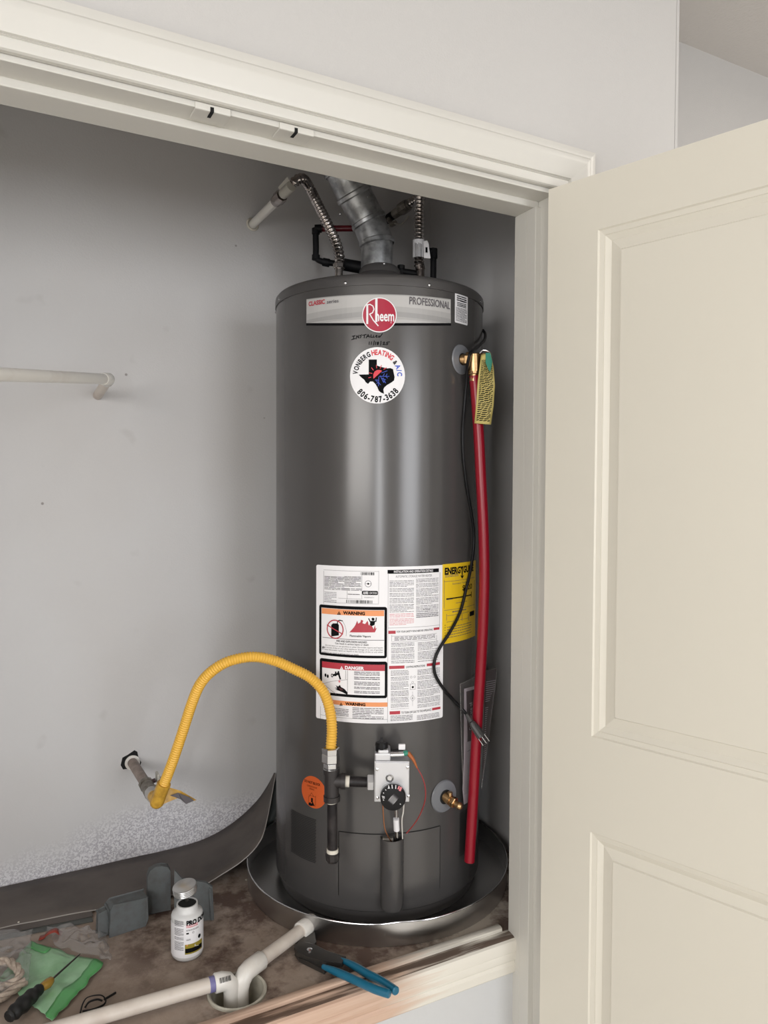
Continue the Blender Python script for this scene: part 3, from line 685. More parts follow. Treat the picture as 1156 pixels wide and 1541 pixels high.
# right column
D.rect(475, 104, 772, 126, 'ink', L); D.text('INSTALLATION AND OPERATION DETAILS', 512, 108, 738, 121, 'white', L + 1, .02)
D.text('AUTOMATIC STORAGE WATER HEATER', 522, 136, 732, 149, 'greyink', L)
D.rect(476, 126, 478, 990, 'lineink', L); D.rect(776, 120, 778, 440, 'lineink', L); D.rect(478, 437, 776, 439, 'lineink', L)
def col_(x0, x1, y0, y1, red=None, pitch=8.2):
    y = y0
    while y < y1:
        h = random.choice((3, 4, 5, 6)); e = min(y + h * pitch, y1); rows = max(1, round((e - y) / pitch))
        D.para(x0, y, x1, e, rows, 'pinkink' if red and red[0] < y < red[1] else 'greyink', L, .36, .7, 7); y = e + 4
col_(486, 628, 168, 432, (355, 400)); col_(640, 770, 156, 385, (282, 296)); D.warn(680, 331, 690, 340, 'greyink', 'white', L); D.text('DANGER', 694, 332, 722, 340, 'greyink', L); D.para(644, 345, 768, 382, 4, 'lineink', L, .4)
D.rect(480, 459, 522, 477, 'redink', L); D.rect(742, 440, 775, 454, 'redink', L); D.text('FOR YOUR SAFETY READ BEFORE OPERATING', 528, 455, 736, 466, 'ink', L, .01)
D.frame(498, 484, 760, 520, 2, 'lineink', L); D.para(515, 490, 750, 515, 3, 'greyink', L, .45, .8, 10)
col_(496, 630, 530, 652); col_(650, 768, 524, 640)
D.rect(484, 662, 573, 680, 'redink', L); D.rect(702, 645, 778, 661, 'redink', L); D.text('LIGHTING INSTRUCTIONS', 583, 660, 692, 672, 'ink', L, .01)
col_(494, 598, 690, 915); col_(648, 778, 680, 902)
for (x, y) in ((612, 728), (632, 726), (620, 758)): D.disc(*D.C(x, y), .0026, .0026, 'lineink', L, 12, .7)
D.disc(*D.C(621, 786), .0026, .0026, 'ink', L, 12); D.frame(606, 766, 636, 800, 2, 'lineink', L)
D.stroke([(606, 850), (620, 830), (634, 850), (620, 868), (606, 850)], .0006, 'lineink', L); D.stroke([(620, 812), (620, 895)], .0006, 'lineink', L); D.disc(*D.C(620, 850), .002, .002, 'greyink', L, 10, .6)
D.rect(487, 925, 548, 944, 'redink', L); D.rect(733, 903, 781, 917, 'redink', L); D.text('TO TURN OFF GAS TO THE APPLIANCE', 555, 921, 728, 934, 'ink', L, .01)
D.para(492, 950, 620, 984, 4, 'greyink', L, .4); D.para(645, 942, 775, 972, 4, 'greyink', L, .4)
D.build('instruction_label', wh)
# -- yellow energy label
D = cyl_decal((460, 830, 3.8533))
D.rect(792, 66, 984, 520, 'eg', 0)
D.text('ENERGYGUIDE', 806, 86, 972, 128, 'ink', 1, .05)
D.poly([(904, 86), (910, 86), (910, 140), (918, 138), (907, 158), (896, 138), (904, 140)], 'ink', 1)
D.para(808, 134, 885, 150, 2, 'greyink', 1, .4); D.frame(802, 165, 978, 330, 2, 'greyink', 1)
D.text('Estimated Yearly Cost', 852, 176, 952, 188, 'greyink', 1); D.text('$320', 908, 190, 963, 226, 'ink', 1, .02)
D.rect(815, 262, 960, 269, 'ink', 1); D.rect(958, 232, 961, 264, 'ink', 1); D.para(816, 276, 850, 284, 1, 'greyink', 1); D.para(870, 292, 935, 300, 1, 'greyink', 1)
D.frame(816, 362, 945, 400, 2, 'greyink', 1); D.rect(905, 362, 907, 400, 'greyink', 1); D.rect(950, 345, 976, 372, 'ink', 1); D.para(850, 340, 930, 354, 1, 'greyink', 1)
for y in (426, 440, 455, 470, 485): D.rect(806, y, 810, y + 4, 'ink', 1); D.para(818, y, 960, y + 6, 1, 'greyink', 1, .6, .9, 9)
D.build('energy_label', wh)
# -- orange round sticker
D = cyl_decal((430, 1120, 8.11))
u, v = D.C(337, 585); D.disc(u, v, .0365, .0365, 'warnor', 0, 40)
D.text('DO NOT BLOCK', 232, 455, 425, 487, 'ink', 1, .03); D.text('COMBUSTION AIR', 262, 508, 385, 528, 'ink', 1); D.text('OPENINGS', 290, 538, 350, 556, 'ink', 1)
D.stroke([(290, 640), (318, 590), (345, 640)], .0007, 'ink', 1); D.frame(282, 630, 368, 745, 3, 'ink', 1); D.poly([(285, 715), (300, 705), (315, 725), (335, 705), (350, 740), (366, 745), (310, 752), (285, 742)], 'ink', 1); D.rect(312, 655, 334, 710, 'ink', 1)
D.build('round_warning_sticker', wh)

# -- access cover and burner tube cover
ua = cyl(511, 1290)[0]; ub = cyl(661, 1285)[0]; zt_ = cyl(588, 1255)[1]; zb_ = cyl(588, 1352)[1]
mb = MB(); nn = 24
mb.grid(lambda a, b: cp(ua + (ub - ua) * a, zb_ + (zt_ - zb_) * b, R + .0022), nn, 1)
mb.grid(lambda a, b: cp(ua + (ub - ua) * a, zt_ - .0002 * b, R + .0022 * (1 - b)), nn, 1); mb.grid(lambda a, b: cp(ua + (ub - ua) * a, zb_, R + .0022 * b), nn, 1)
for uu in (ua, ub): mb.add([cp(uu, zb_, R), cp(uu, zt_, R), cp(uu, zt_, R + .0022), cp(uu, zb_, R + .0022)], [(0, 1, 2, 3)])
ac = mb.build('access_cover', 'tank', wh)
mb = MB()  # dark line round the cover
for (a0, a1, b0, b1) in ((ua - .0012, ub + .0012, zt_, zt_ + .0014), (ub, ub + .0028, zb_, zt_), (ua - .0028, ua, zb_, zt_)):
    mb.grid(lambda a, b: cp(a0 + (a1 - a0) * a, b0 + (b1 - b0) * b, R + .0004), 20, 1)
mb.build('cover_gap', 'dark', ac, smooth=False)
ct = tp(590, 1300, R + .004); ztop, zbot = tp(590, 1264, R + .02).z, tp(590, 1371, R + .02).z
mb = MB(); mb.lathe([(.0245, ztop), (.0262, ztop), (.0262, zbot + .006), (.024, zbot), (0, zbot)], Vector((ct.x, ct.y, 0)), n=36); mb.build('burner_cover', 'tank', wh)
# perforated air inlets: rows of small dark holes
def vents(u0, u1, z0, z1, nu, nz_):
    mb = MB()
    for i in range(nu):
        for j in range(nz_):
            u = u0 + (u1 - u0) * (i + .5 * (j % 2)) / nu; z = z0 + (z1 - z0) * j / nz_; d = .0013
            mb.add([cp(u - d, z - d, R + .0004), cp(u + d, z - d, R + .0004), cp(u + d, z + d, R + .0004), cp(u - d, z + d, R + .0004)], [(0, 1, 2, 3)])
    o = mb.build('air_inlet_holes', 'dark', wh, smooth=False); o['kind'] = 'stuff'; return o
vents(cyl(476, 1260)[0] - .085, cyl(476, 1260)[0], cyl(474, 1298)[1], cyl(477, 1232)[1], 24, 26)
vents(cyl(692, 1260)[0], cyl(692, 1260)[0] + .085, cyl(692, 1288)[1], cyl(692, 1222)[1], 24, 26)
# drain valve
u, z = cyl(668, 1198); c = cp(u, z, R); n_ = (c - AX); n_.z = 0; n_.normalize()
mb = MB(); mb.lathe([(.037, 0), (.035, .003), (.018, .005), (.016, .0055)], c, n_, n=36); es = mb.build('drain_escutcheon', 'cupplastic', wh)
MB().lathe([(.0165, .006), (0, .0062)], c, n_, n=24).build('recess', 'dark', es)
e = tp(691, 1213, .235)
mb = MB(); mb.sweep([c + n_ * .002, c.lerp(e, .45)], .0115, 16); mb.sweep([c.lerp(e, .45), c.lerp(e, .7)], .0085, 14); hexnut(mb, c.lerp(e, .62), e - c, .0125, .010); mb.sweep([c.lerp(e, .65), e], lambda i, L: .0075, 14)
mb.sweep([c.lerp(e, .4), c.lerp(e, .4) + Vector((0, 0, .018))], .006, 12); mb.sphere(e, .0085)
mb.build('drain_valve', 'brass', wh, auto=30)
# relief valve with escutcheon
u, z = cyl(694, 541); c = cp(u, z, R); n_ = (c - AX); n_.z = 0; n_.normalize()
mb = MB(); mb.lathe([(.034, 0), (.032, .003), (.014, .005)], c, n_, n=36); mb.build('relief_escutcheon', 'cupplastic', wh)
v1 = tp(716, 541, .19)
mb = MB(); mb.sweep([c, c.lerp(v1, .8)], .012, 16); hexnut(mb, c.lerp(v1, .5), v1 - c, .0165, .012)
mb.sweep([tp(713, 534, .19), tp(714, 560, .19)], lambda i, L: .0165, 20); hexnut(mb, tp(714, 560, .19), Vector((0, 0, 1)), .0165, .012); mb.sweep([tp(714, 560, .19), tp(714, 574, .19)], .0120, 16)
mb.sweep([tp(714, 538, .185), tp(733, 538, .185)], .0105, 14)
rv_ = mb.build('relief_valve', 'brass', wh, auto=30)
MB().sweep(smoothpath([tp(722, 532, .19), tp(728, 527, .19), tp(737, 530, .195), tp(741, 538, .2)], 5), .0018, 8).build('lever', 'steel', rv_)

# -- gas control valve
VO = R + .025
def vp(x, y, o): return tp(x, y, o)
vc = tp(589, 1176, VO + .03)
gv = MB()
def tbox(mb, x0, y0, x1, y1, o0, o1, mi=0):
    ofr = o1; A = tp(x0, y0, ofr); B = tp(x1, y1, ofr); a0 = (A - AX).dot(RT); a1 = (B - AX).dot(RT); z1, z0 = A.z, B.z
    mb.fbox(lambda a, o, z: T(a, o, z), a0, a1, o0, o1, z0, z1, mi); return mb
tbox(gv, 563.5, 1146, 616, 1207, R + .004, VO + .045)
o_gv = gv.build('gas_control', 'alum', wh, smooth=False, bevel=.0015)
FO = VO + .0455
mb = MB(); tbox(mb, 565, 1148, 615, 1205.5, FO - .001, FO + .002); mb.build('cover_plate', 'alum', o_gv, smooth=False, bevel=.0008)
for (x, y) in ((567.5, 1157.5), (613.5, 1154.5), (568.5, 1200.5), (614.5, 1197.5)):
    MB().lathe([(.0034, 0), (.0034, .0018), (.001, .003), (0, .003)], tp(x, y, FO + .002), FR, n=10).build('screw', 'steel', o_gv)
mb = MB(); mb.lathe([(.0085, 0), (.0085, .003), (.0062, .005)], tp(586.5, 1170.5, FO + .002), FR, n=20); hexnut(mb, tp(586.5, 1170.5, FO + .006), FR, .0055, .006); mb.build('center_bolt', 'steel', o_gv)
kc = tp(591.5, 1197.5, FO + .004); ko = (kc - AX).dot(FR)
mb = MB(); mb.lathe([(0, 0), (.0265, 0), (.0272, .003), (.0268, .012), (.0250, .016), (.0235, .0165), (0, .0165)], kc, FR, n=48); kn = mb.build('temperature_dial', 'blackpl', o_gv)
MB().lathe([(.0262, -.001), (.0285, -.001), (.0285, .002), (.0262, .002)], kc, FR, n=48).build('dial_rim', 'alum', o_gv)
KA = (kc - AX).dot(RT)
D = Decal(lambda u, v, l: T(KA + u, ko + .0169 + l, kc.z + v), lambda x, y: ((tp(x, y, ko + .017) - AX).dot(RT) - KA, tp(x, y, ko + .017).z - kc.z), (540, 1100, 8.56))
for st in ([(385, 705), (395, 740)], [(428, 695), (432, 740)], [(478, 700), (476, 742)]): D.stroke(st, .0016, 'white', 1)
D.stroke([(520, 715), (508, 745)], .0030, 'pinkink', 1); D.stroke([(545, 730), (530, 765)], .0044, 'pinkink', 1); D.poly([(372, 742), (402, 742), (388, 715)], 'white', 1)
for (x, y) in ((343, 755), (315, 795), (315, 885), (532, 938)): D.stroke([(x, y), (x + 8, y + 8)], .0013, 'white', 1)
D.stroke([(300, 840), (332, 850)], .0012, 'white', 1); D.stroke([(305, 860), (332, 866)], .0012, 'white', 1)
for i in range(5):
    x0, y0 = 378 + i * 14, 900 + i * 12; D.stroke([(x0, y0), (x0 + 75, y0 - 85)], .0011, 'greyink', 1); D.stroke([(x0 + 8, y0 - 9), (x0 + 60, y0 - 68)], .0008, 'white', 2)
D.build('dial_print', kn)
# gas cock knob and igniter
mb = MB(); tbox(mb, 564, 1134, 588, 1146, R + .01, VO + .04); tbox(mb, 569, 1129, 585, 1136, R + .02, VO + .038); mb.build('knob_base', 'alum', o_gv, smooth=False, bevel=.003)
kk = tp(574.5, 1132, VO + .02)
mb = MB(); mb.lathe([(0, 0), (.0125, 0), (.0135, .002), (.0135, .020), (.0115, .0235), (0, .0235)], kk - Vector((0, 0, .001)), n=24)
mb.fbox(lambda a, o, z: T((kk - AX).dot(RT) + a, (kk - AX).dot(FR) + o, kk.z + z), -.0035, .0035, -.0135, .0165, .004, .027)
mb.build('gas_cock_knob', 'blackpl', o_gv, bevel=.0006)
mb = MB(); mb.sweep([tp(586, 1136, VO + .03), tp(608, 1135, VO + .03)], .0058, 14); mb.build('igniter', 'steel', o_gv)
MB().sweep([tp(592, 1131, VO + .02), tp(607, 1129, VO + .02)], .0052, 12).build('igniter_button', 'blackpl', o_gv)
mb = MB(); tbox(mb, 600, 1120.5, 610, 1128.5, VO + .02, VO + .026); mb.build('white_tab', 'white', o_gv, smooth=False, bevel=.0006)
MB().sweep([tp(608, 1134, VO + .03), tp(614, 1132.5, VO + .03)], .0056, 12).build('plug', 'tealgr', o_gv)
MB().sweep(smoothpath([tp(614, 1133, VO + .03), tp(622, 1143, VO + .035), tp(628, 1156, VO + .035)], 5), lambda i, L: .0050 - L * .085, 10).build('wire_sleeve', 'wireor', o_gv)
MB().sweep(smoothpath([tp(627, 1154, VO + .035), tp(635, 1168, VO + .04), tp(640, 1185, VO + .04), tp(640, 1203, VO + .035), tp(634, 1222, VO + .02), tp(625, 1238, VO + .008), tp(612, 1254, R + .02)], 6), .0013, 8).build('igniter_wire', 'wirered', o_gv)
MB().sweep([tp(596, 1212, VO + .02), tp(597.5, 1272, R + .012)], .0042, 14).build('burner_supply_tube', 'steel', o_gv)
mb = MB(); q = tp(596.5, 1240, VO + .01); mb.sweep([tp(596.3, 1232, VO + .0125), tp(597, 1249, VO + .003)], .0066, 12); o = mb.build('tube_tag', 'white', o_gv)
MB().sweep(smoothpath([tp(608, 1208, VO + .03), tp(607, 1222, VO + .025), tp(605, 1235, VO + .02), tp(606, 1262, R + .02)], 5), .0014, 8).build('pilot_wire', 'wirewhite', o_gv)
MB().sweep(smoothpath([tp(576, 1206, VO + .03), tp(577, 1225, VO + .025), tp(579, 1246, VO + .02), tp(585, 1260, VO + .01), tp(592, 1270, R + .012)], 5), .0014, 8).build('pilot_tube', 'copper', o_gv)
mb = MB(); tbox(mb, 576, 1262, 592, 1268, R + .008, R + .02); mb.build('burner_bracket', 'valvegrey', o_gv, smooth=False, bevel=.001)

# ================================================================== GAS DRIP LEG (black pipe tee)
GO = VO + .028
dl = empty('gas_drip_leg', tp(499, 1297, GO), 'black iron pipe tee with capped drip leg feeding the gas valve', 'pipe')
top, bot_ = tp(498.5, 1158, GO), tp(500, 1201, GO)
mb = MB(); mb.sweep([tp(498.5, 1158, GO), tp(499.5, 1203, GO)], .0158, 24); mb.sweep([tp(498.6, 1156, GO), tp(498.8, 1163, GO)], .0178, 24); mb.sweep([tp(499.4, 1197, GO), tp(499.6, 1205, GO)], .0178, 24)
mb.sweep([tp(499, 1175, GO), tp(519, 1175.5, GO)], .0148, 24); mb.sweep([tp(513, 1175.5, GO), tp(520, 1175.6, GO)], .0168, 24); mb.build('tee', 'tee', dl)
MB().sweep([tp(518, 1175.6, GO), tp(526, 1176, GO)], lambda i, L: .0118, 16).build('thread_sealant', 'dope', dl)
mb = MB(); mb.sweep([tp(522, 1175.8, GO), tp(555, 1177, GO)], .0108, 20); mb.build('side_nipple', 'blackpipe', dl)
mb = MB(); hexnut(mb, tp(558, 1177, GO), RT, .0175, .014); mb.build('inlet_hex', 'alum', dl, smooth=False)
MB().sweep([tp(499.6, 1203, GO), tp(500, 1207.5, GO)], .0122, 16).build('thread_sealant', 'dope', dl)
mb = MB(); mb.sweep([tp(500.5, 1277, GO), tp(500.5, 1284, GO)], .0125, 16); mb.build('thread_sealant', 'dope', dl)
MB().sweep([tp(499.8, 1203, GO), tp(500.5, 1284, GO)], .0108, 20).build('drip_nipple', 'blackpipe', dl)
mb = MB(); mb.lathe([(0, -.018), (.012, -.018), (.0145, -.013), (.0155, 0), (.0135, .002), (0, .002)], tp(500.6, 1284, GO), (0, 0, 1), n=10); mb.build('end_cap', 'tee', dl, auto=20)

# yellow flexible gas line
YC = tp(498, 1128, GO)
yl = empty('gas_connector', tp(238, 1208, 0).lerp(YC, .5), 'yellow corrugated flexible gas line arching from wall pipe to heater valve', 'gas hose')
def at(x, y, Y): return on_y(x, y, Y)
gp_end = at(233, 1200, 1.745)
pts = [(238, 1200, None), (250, 1172, None), (262, 1140), (277, 1095), (289, 1058), (301, 1030), (319, 1010), (345, 995), (380, 988.5), (412, 994), (440, 1006), (467, 1020), (486, 1040), (496, 1066), (499.5, 1095), (498.5, 1128)]
P3 = []
n = len(pts); ya, yb = 1.735, YC.y
for i, p in enumerate(pts):
    t = i / (n - 1); Y = ya + (yb - ya) * t - .03 * math.sin(PI * t); P3.append(at(p[0], p[1], Y))
P3[-1] = YC
corrugated(P3, .0112, .0009, .0056, 16, 1.4).build('flexible_line', 'yellow', yl)
sl0 = at(236, 1208, 1.735)
mb = MB(); mb.sweep([sl0, P3[0].lerp(P3[1], .75)], lambda i, L: .0155, 16); mb.sphere(sl0 + Vector((0, 0, .002)), .0155, 16)
mb.build('end_sleeve', 'yellow2', yl)
q = [at(*a) for a in ((252, 1184, 1.74), (272, 1190, 1.74), (296, 1204, 1.745), (285, 1207, 1.74), (270, 1200, 1.735), (246, 1210, 1.73))]
mb = MB(); mb.add(q, [(0, 1, 4, 5), (1, 2, 3, 4)]); mb.build('warning_tag', 'yellow2', yl, smooth=False, solid=.0006)
mb = MB(); mb.add([at(*a) for a in ((256, 1197, 1.733), (268, 1193, 1.733), (286, 1200, 1.735), (292, 1205, 1.737), (280, 1210, 1.735), (272, 1203, 1.73))], [(0, 1, 4, 5), (1, 2, 3, 4)]); mb.build('tag_print', 'greyink', yl, smooth=False, solid=.0004)
mb = MB(); hexnut(mb, tp(498, 1140, GO), (0, 0, 1), .0195, .021); mb.build('flare_nut', 'steel', yl, smooth=False, bevel=.001)
mb = MB(); hexnut(mb, tp(498.3, 1151, GO), (0, 0, 1), .0165, .013); mb.lathe([(.0135, -.004), (.0172, -.004), (.0172, .002), (.0135, .002)], tp(498.4, 1157, GO), n=20); mb.build('flare_adapter', 'steel', yl, smooth=False, bevel=.001)
MB().lathe([(.0185, 0), (.0195, .012), (.0165, .013), (.0120, .010)], tp(498, 1134, GO), n=6).build('nut_collar', 'steel', yl, smooth=False)

# wall stub with shut-off valve
w0 = at(199, 1147, YW - .001)
gs = empty('gas_shutoff_pipe', w0, 'brown painted gas stub with shutoff valve coming out of the wall hole', 'pipe')
e0 = at(233, 1201, 1.752); ax = Vector((0, -1, 0))
def gy(Y): return Vector((w0.x + (e0.x - w0.x) * (YW - Y) / (YW - 1.752), Y, w0.z + (e0.z - w0.z) * (YW - Y) / (YW - 1.752)))
MB().sweep([gy(YW + .0), gy(1.84)], .0125, 18).build('stub', 'gaspipe', gs)
mb = MB(); mb.lathe([(.0125, 0), (.019, 0), (.019, .004), (.0125, .004)], gy(YW - .002), ax, n=24); mb.build('collar', 'pvc', gs)
mb = MB(); hexnut(mb, gy(1.845), ax, .0175, .018, n=8); mb.sweep([gy(1.84), gy(1.79)], .0150, 16); hexnut(mb, gy(1.795), ax, .0178, .016, n=8); mb.build('valve_body', 'valvegrey', gs, auto=25)
MB().sweep([gy(1.79), gy(1.765)], .0162, 16).build('tape_wrap', 'silver2', gs)
MB().sweep([gy(1.77), gy(1.738)], .0135, 16).build('elbow', 'yellow2', gs)
hb = gy(1.85)
mb = MB(); mb.sweep([hb, hb + Vector((.022, -.003, .006))], .0055, 10); mb.build('valve_stem', 'maroon', gs)
h1 = hb + Vector((.026, -.004, .008))
mb = MB(); mb.fbox(lambda x, y, z: h1 + Vector((x, y, z)), -.002, .004, -.014, .014, -.009, .016); mb.fbox(lambda x, y, z: h1 + Vector((x + .004, y, z)), -.004, .012, -.005, .005, -.004, .004); mb.build('valve_handle', 'lever', gs, smooth=False, bevel=.002)
# ragged hole in the drywall
mb = MB(); rr = [(-20, 5, .0), (-17, -9, 0), (-8, -13, 0), (4, -20, 0), (9, -16, 0), (11, -4, 0), (16, 6, 0), (13, 14, 0), (-2, 15, 0), (-16, 14, 0)]
P = [Vector((w0.x + a * .00145, YW - .0016, w0.z - b * .00135 + .004)) for a, b, _ in rr]; mb.add(P, [tuple(range(len(P)))])
o = tag(mb.build('wall_hole', 'dark', None, w0, smooth=False), 'ragged dark hole in drywall around the gas stub pipe', 'hole')
mb = MB(); nq = len(P)
Q = [Vector((w0.x + a * .0019 * random.uniform(.9, 1.1), YW - .001, w0.z - b * .00175 + .003)) for a, b, _ in rr]
mb.add(P + Q, [(i, (i + 1) % nq, nq + (i + 1) % nq, nq + i) for i in range(nq)]); mb.build('torn_edge', 'closet', o, smooth=False)

# ================================================================== FLUE
fl = empty('flue_pipe', AX + Vector((0, 0, 1.99)), 'galvanised sheet metal vent pipe elbowing up from the heater top', 'vent pipe')
c_ = [tp(567, 402, 0), tp(567.5, 366, 0), tp(555, 333, 0), tp(533, 292, .02), tp(517, 258, .04), tp(512, 225, .05), tp(512, 130, .05)]
def seam(mb, p, d, r): mb.lathe([(r, -.007), (r + .0028, -.004), (r + .0028, .004), (r, .007)], p, d, n=40)
segs = [(c_[0], c_[1], .0395), (c_[1], c_[2], .0415), (c_[2], c_[3], .0425), (c_[3], c_[4], .044), (c_[4], c_[6], .0455)]
for i, (a, b, r) in enumerate(segs):
    d = (b - a).normalized(); mb = MB(); mb.sweep([a - d * .006, a, a.lerp(b, .5), b, b + d * (.004 if i < 4 else 0)], r, 48, cap=True)
    o = mb.build('duct_section', 'galv', fl, auto=35)
    if i: mb = MB(); seam(mb, a, (d + (c_[i] - c_[i - 1]).normalized() if i < 5 else d).normalized(), r + .0005); mb.build('crimp_ring', 'galv', fl)
for (x, y) in ((578, 397), (553, 297), (512, 322)): MB().sphere(tp(x, y, .047), .0035, 8).build('rivet', 'steel', fl)

# ================================================================== WATER CONNECTORS
def hose(name, label, pts, r, group=None):
    root = empty(name, pts[0], label, 'water hose'); corrugated(pts, r, .0016, .0098, 16, .8).build('corrugated_tube', 'hose', root); return root
yw = 1.757
HA = [tp(510.5, 398, 0), tp(511, 385, 0), tp(506, 365, 0), tp(492, 335, -.01), tp(477, 305, -.03), tp(466, 283, -.05), at(457, 270, 1.76), at(447, 271, 1.75), at(441, 277, 1.757)]
ho = hose('water_connector', 'corrugated steel water hose at the left, bent over to a white wall pipe', HA, .0118)
mb = MB(); mb.sweep([T(-.102, 0, 1.99), HA[0] + Vector((0, 0, .004))], .0122, 20); hexnut(mb, HA[0] - Vector((0, 0, .004)), (0, 0, 1), .0150, .012); mb.build('lower_nut', 'hose', ho, auto=25)
A, B = at(380, 338, YW - .001), at(441, 277.5, 1.757)
lp = empty('wall_water_stub', A, 'white plastic water stub poking out of the upper back wall, left of vent', 'pipe')
def ly(t): return A.lerp(B, t)
MB().sweep([ly(0), ly(.72)], .0115, 18).build('stub', 'pvc', lp)
mb = MB(); mb.sweep([ly(.60), ly(.66)], .0145, 18); hexnut(mb, ly(.70), B - A, .0170, .030, n=8); mb.build('coupling', 'hose', lp, auto=25)
mb = MB(); mb.sweep([ly(.78), ly(.97)], .0128, 16); mb.build('union', 'lever', lp)
mb = MB(); s1_, s2_ = ly(.76), ly(.98); up = Vector((-.006, 0, .009))
mb.add([s1_ + up + Vector((0, 0, 0)), s2_ + up, s2_ + up + Vector((-.008, -.004, .008)), s1_ + up + Vector((-.007, -.004, .006))], [(0, 1, 2, 3)]); mb.build('paper_tag', 'lever', lp, smooth=False, solid=.0006)
mb = MB(); mb.lathe([(.012, 0), (.0185, .0), (.016, .004)], ly(0.004), B - A, n=18); mb.build('dark_gap', 'dope', lp)
HB = [tp(631, 400, 0), tp(630.5, 385, 0), tp(630.5, 350, 0), tp(630.8, 310, 0), tp(631.5, 285, -.005), tp(634, 265, -.03), tp(641, 262, -.08), at(650, 270, 1.79), at(640, 290, 1.80), at(617, 306, 1.86)]
ho2 = hose('water_connector', 'corrugated steel water hose rising straight at right with paper tag', HB, .0118)
mb = MB(); mb.sweep([T(.102, 0, 1.99), HB[0] + Vector((0, 0, .004))], .0120, 20); mb.build('lower_nut', 'hose', ho2, auto=25)
mb = MB(); t0, t1 = tp(630, 388.5, 0), tp(630, 362, 0)
mb.lathe([(.0142, 0), (.0146, 0), (.0146, t1.z - t0.z), (.0142, t1.z - t0.z)], t0, n=24)
ta = [tp(637, 363, .015), tp(643, 362, .02), tp(645, 366, .02), tp(648, 389, .02), tp(638, 388, .015)]; mb.add(ta, [(0, 1, 2, 3, 4)])
o = mb.build('paper_tag', 'white', ho2, smooth=False)
mb = MB()
for i in range(6):
    x = 624.5 + i * 1.9; mb.add([tp(x, 386, .0152), tp(x + .7, 386, .0152), tp(x + .7, 365 + (i % 3), .0152), tp(x, 365 + (i % 3), .0152)], [(0, 1, 2, 3)])
mb.add([tp(640.5, 372, .0222), tp(643.5, 372, .0222), tp(643.5, 380, .0222), tp(640.5, 380, .0222)], [(0, 1, 2, 3)])
mb.build('tag_print', 'ink', o, smooth=False)
A2, B2 = at(560, 346, YW - .001), at(617, 306, 1.86)
vv = empty('upper_shutoff_valve', A2, 'dark insulated pipe with lever valve behind the vent pipe', 'valve')
MB().sweep([A2, A2.lerp(B2, .72)], .0125, 16).build('pipe', 'insul', vv)
mb = MB(); hexnut(mb, A2.lerp(B2, .85), B2 - A2, .0175, .034, n=8); mb.sweep([A2.lerp(B2, .6), B2], .0135, 16); mb.build('union', 'valvegrey', vv, auto=25)
mb = MB(); mb.sweep([at(585, 330, 1.93), at(590, 338, 1.90), at(597, 334, 1.89)], .007, 10); mb.build('valve_stem', 'valvegrey', vv)
mb = MB(); mb.sweep(smoothpath([at(594, 336, 1.89), at(603, 338, 1.87), at(610, 332, 1.85), at(616, 325, 1.84)], 4), lambda i, L: .0028 + L * .02, 10, flat=.6); mb.build('lever', 'lever', vv)

# black bypass pipes on the heater top
bo = -.045
bpz = empty('bypass_pipe', tp(540, 404, bo), 'black insulated recirculation pipe looping left of the vent with a dark red run', 'pipe')
mb = MB(); pth = [tp(548, 404, bo), tp(523, 399, bo), tp(500, 396, bo), tp(483, 393, bo), tp(476, 387, bo), tp(475.5, 372, bo), tp(475.5, 347, bo), tp(480, 344, bo), tp(486, 344, bo)]
mb.sweep(smoothpath(pth, 5), .0078, 14); mb.build('pipe', 'insul', bpz)
for a, b, r in (((545, 403), (517, 398), .0155), ((496, 396), (486, 394), .0105), ((475.5, 384), (475.5, 391), .0105), ((475.5, 344), (475.5, 352), .0105), ((474, 344.5), (484, 344), .0105)): MB().sweep([tp(*a, bo), tp(*b, bo)], r, 14).build('fitting', 'insul', bpz)
MB().sweep([tp(484, 344, bo), tp(560, 343.5, bo - .01)], .0078, 14).build('red_run', 'darkred', bpz)
bp2 = empty('bypass_pipe', tp(652, 413, -.02), 'short black insulated pipe and elbow standing right of the tagged hose', 'pipe')
mb = MB(); mb.sweep([T((tp(652, 400, -.02) - AX).dot(RT), -.02, ZT - .001), tp(652.5, 385, -.02), tp(652.5, 379, -.02)], .0078, 14); mb.build('riser', 'insul', bp2)
mb = MB(); mb.sweep([tp(652.5, 389, -.02), tp(652.5, 374.5, -.02)], .0100, 14); mb.sweep([tp(653, 378, -.02), tp(638, 380, -.02)], .0095, 14); mb.build('elbow', 'insul', bp2)
bp3 = empty('relief_fitting', tp(604, 412, -.03), 'small black plastic fitting on heater top between vent and right hose', 'fitting')
mb = MB(); mb.sweep([T((tp(604, 400, -.03) - AX).dot(RT), -.03, ZT - .001), tp(604, 400, -.03)], .0085, 14); mb.sweep([tp(600, 408, -.03), tp(628, 412, -.03)], .0085, 12); mb.build('body', 'insul', bp3)
MB().sweep([tp(603.7, 399.5, -.03), tp(603.7, 405, -.03)], .0098, 8).build('cap', 'blackpl', bp3)

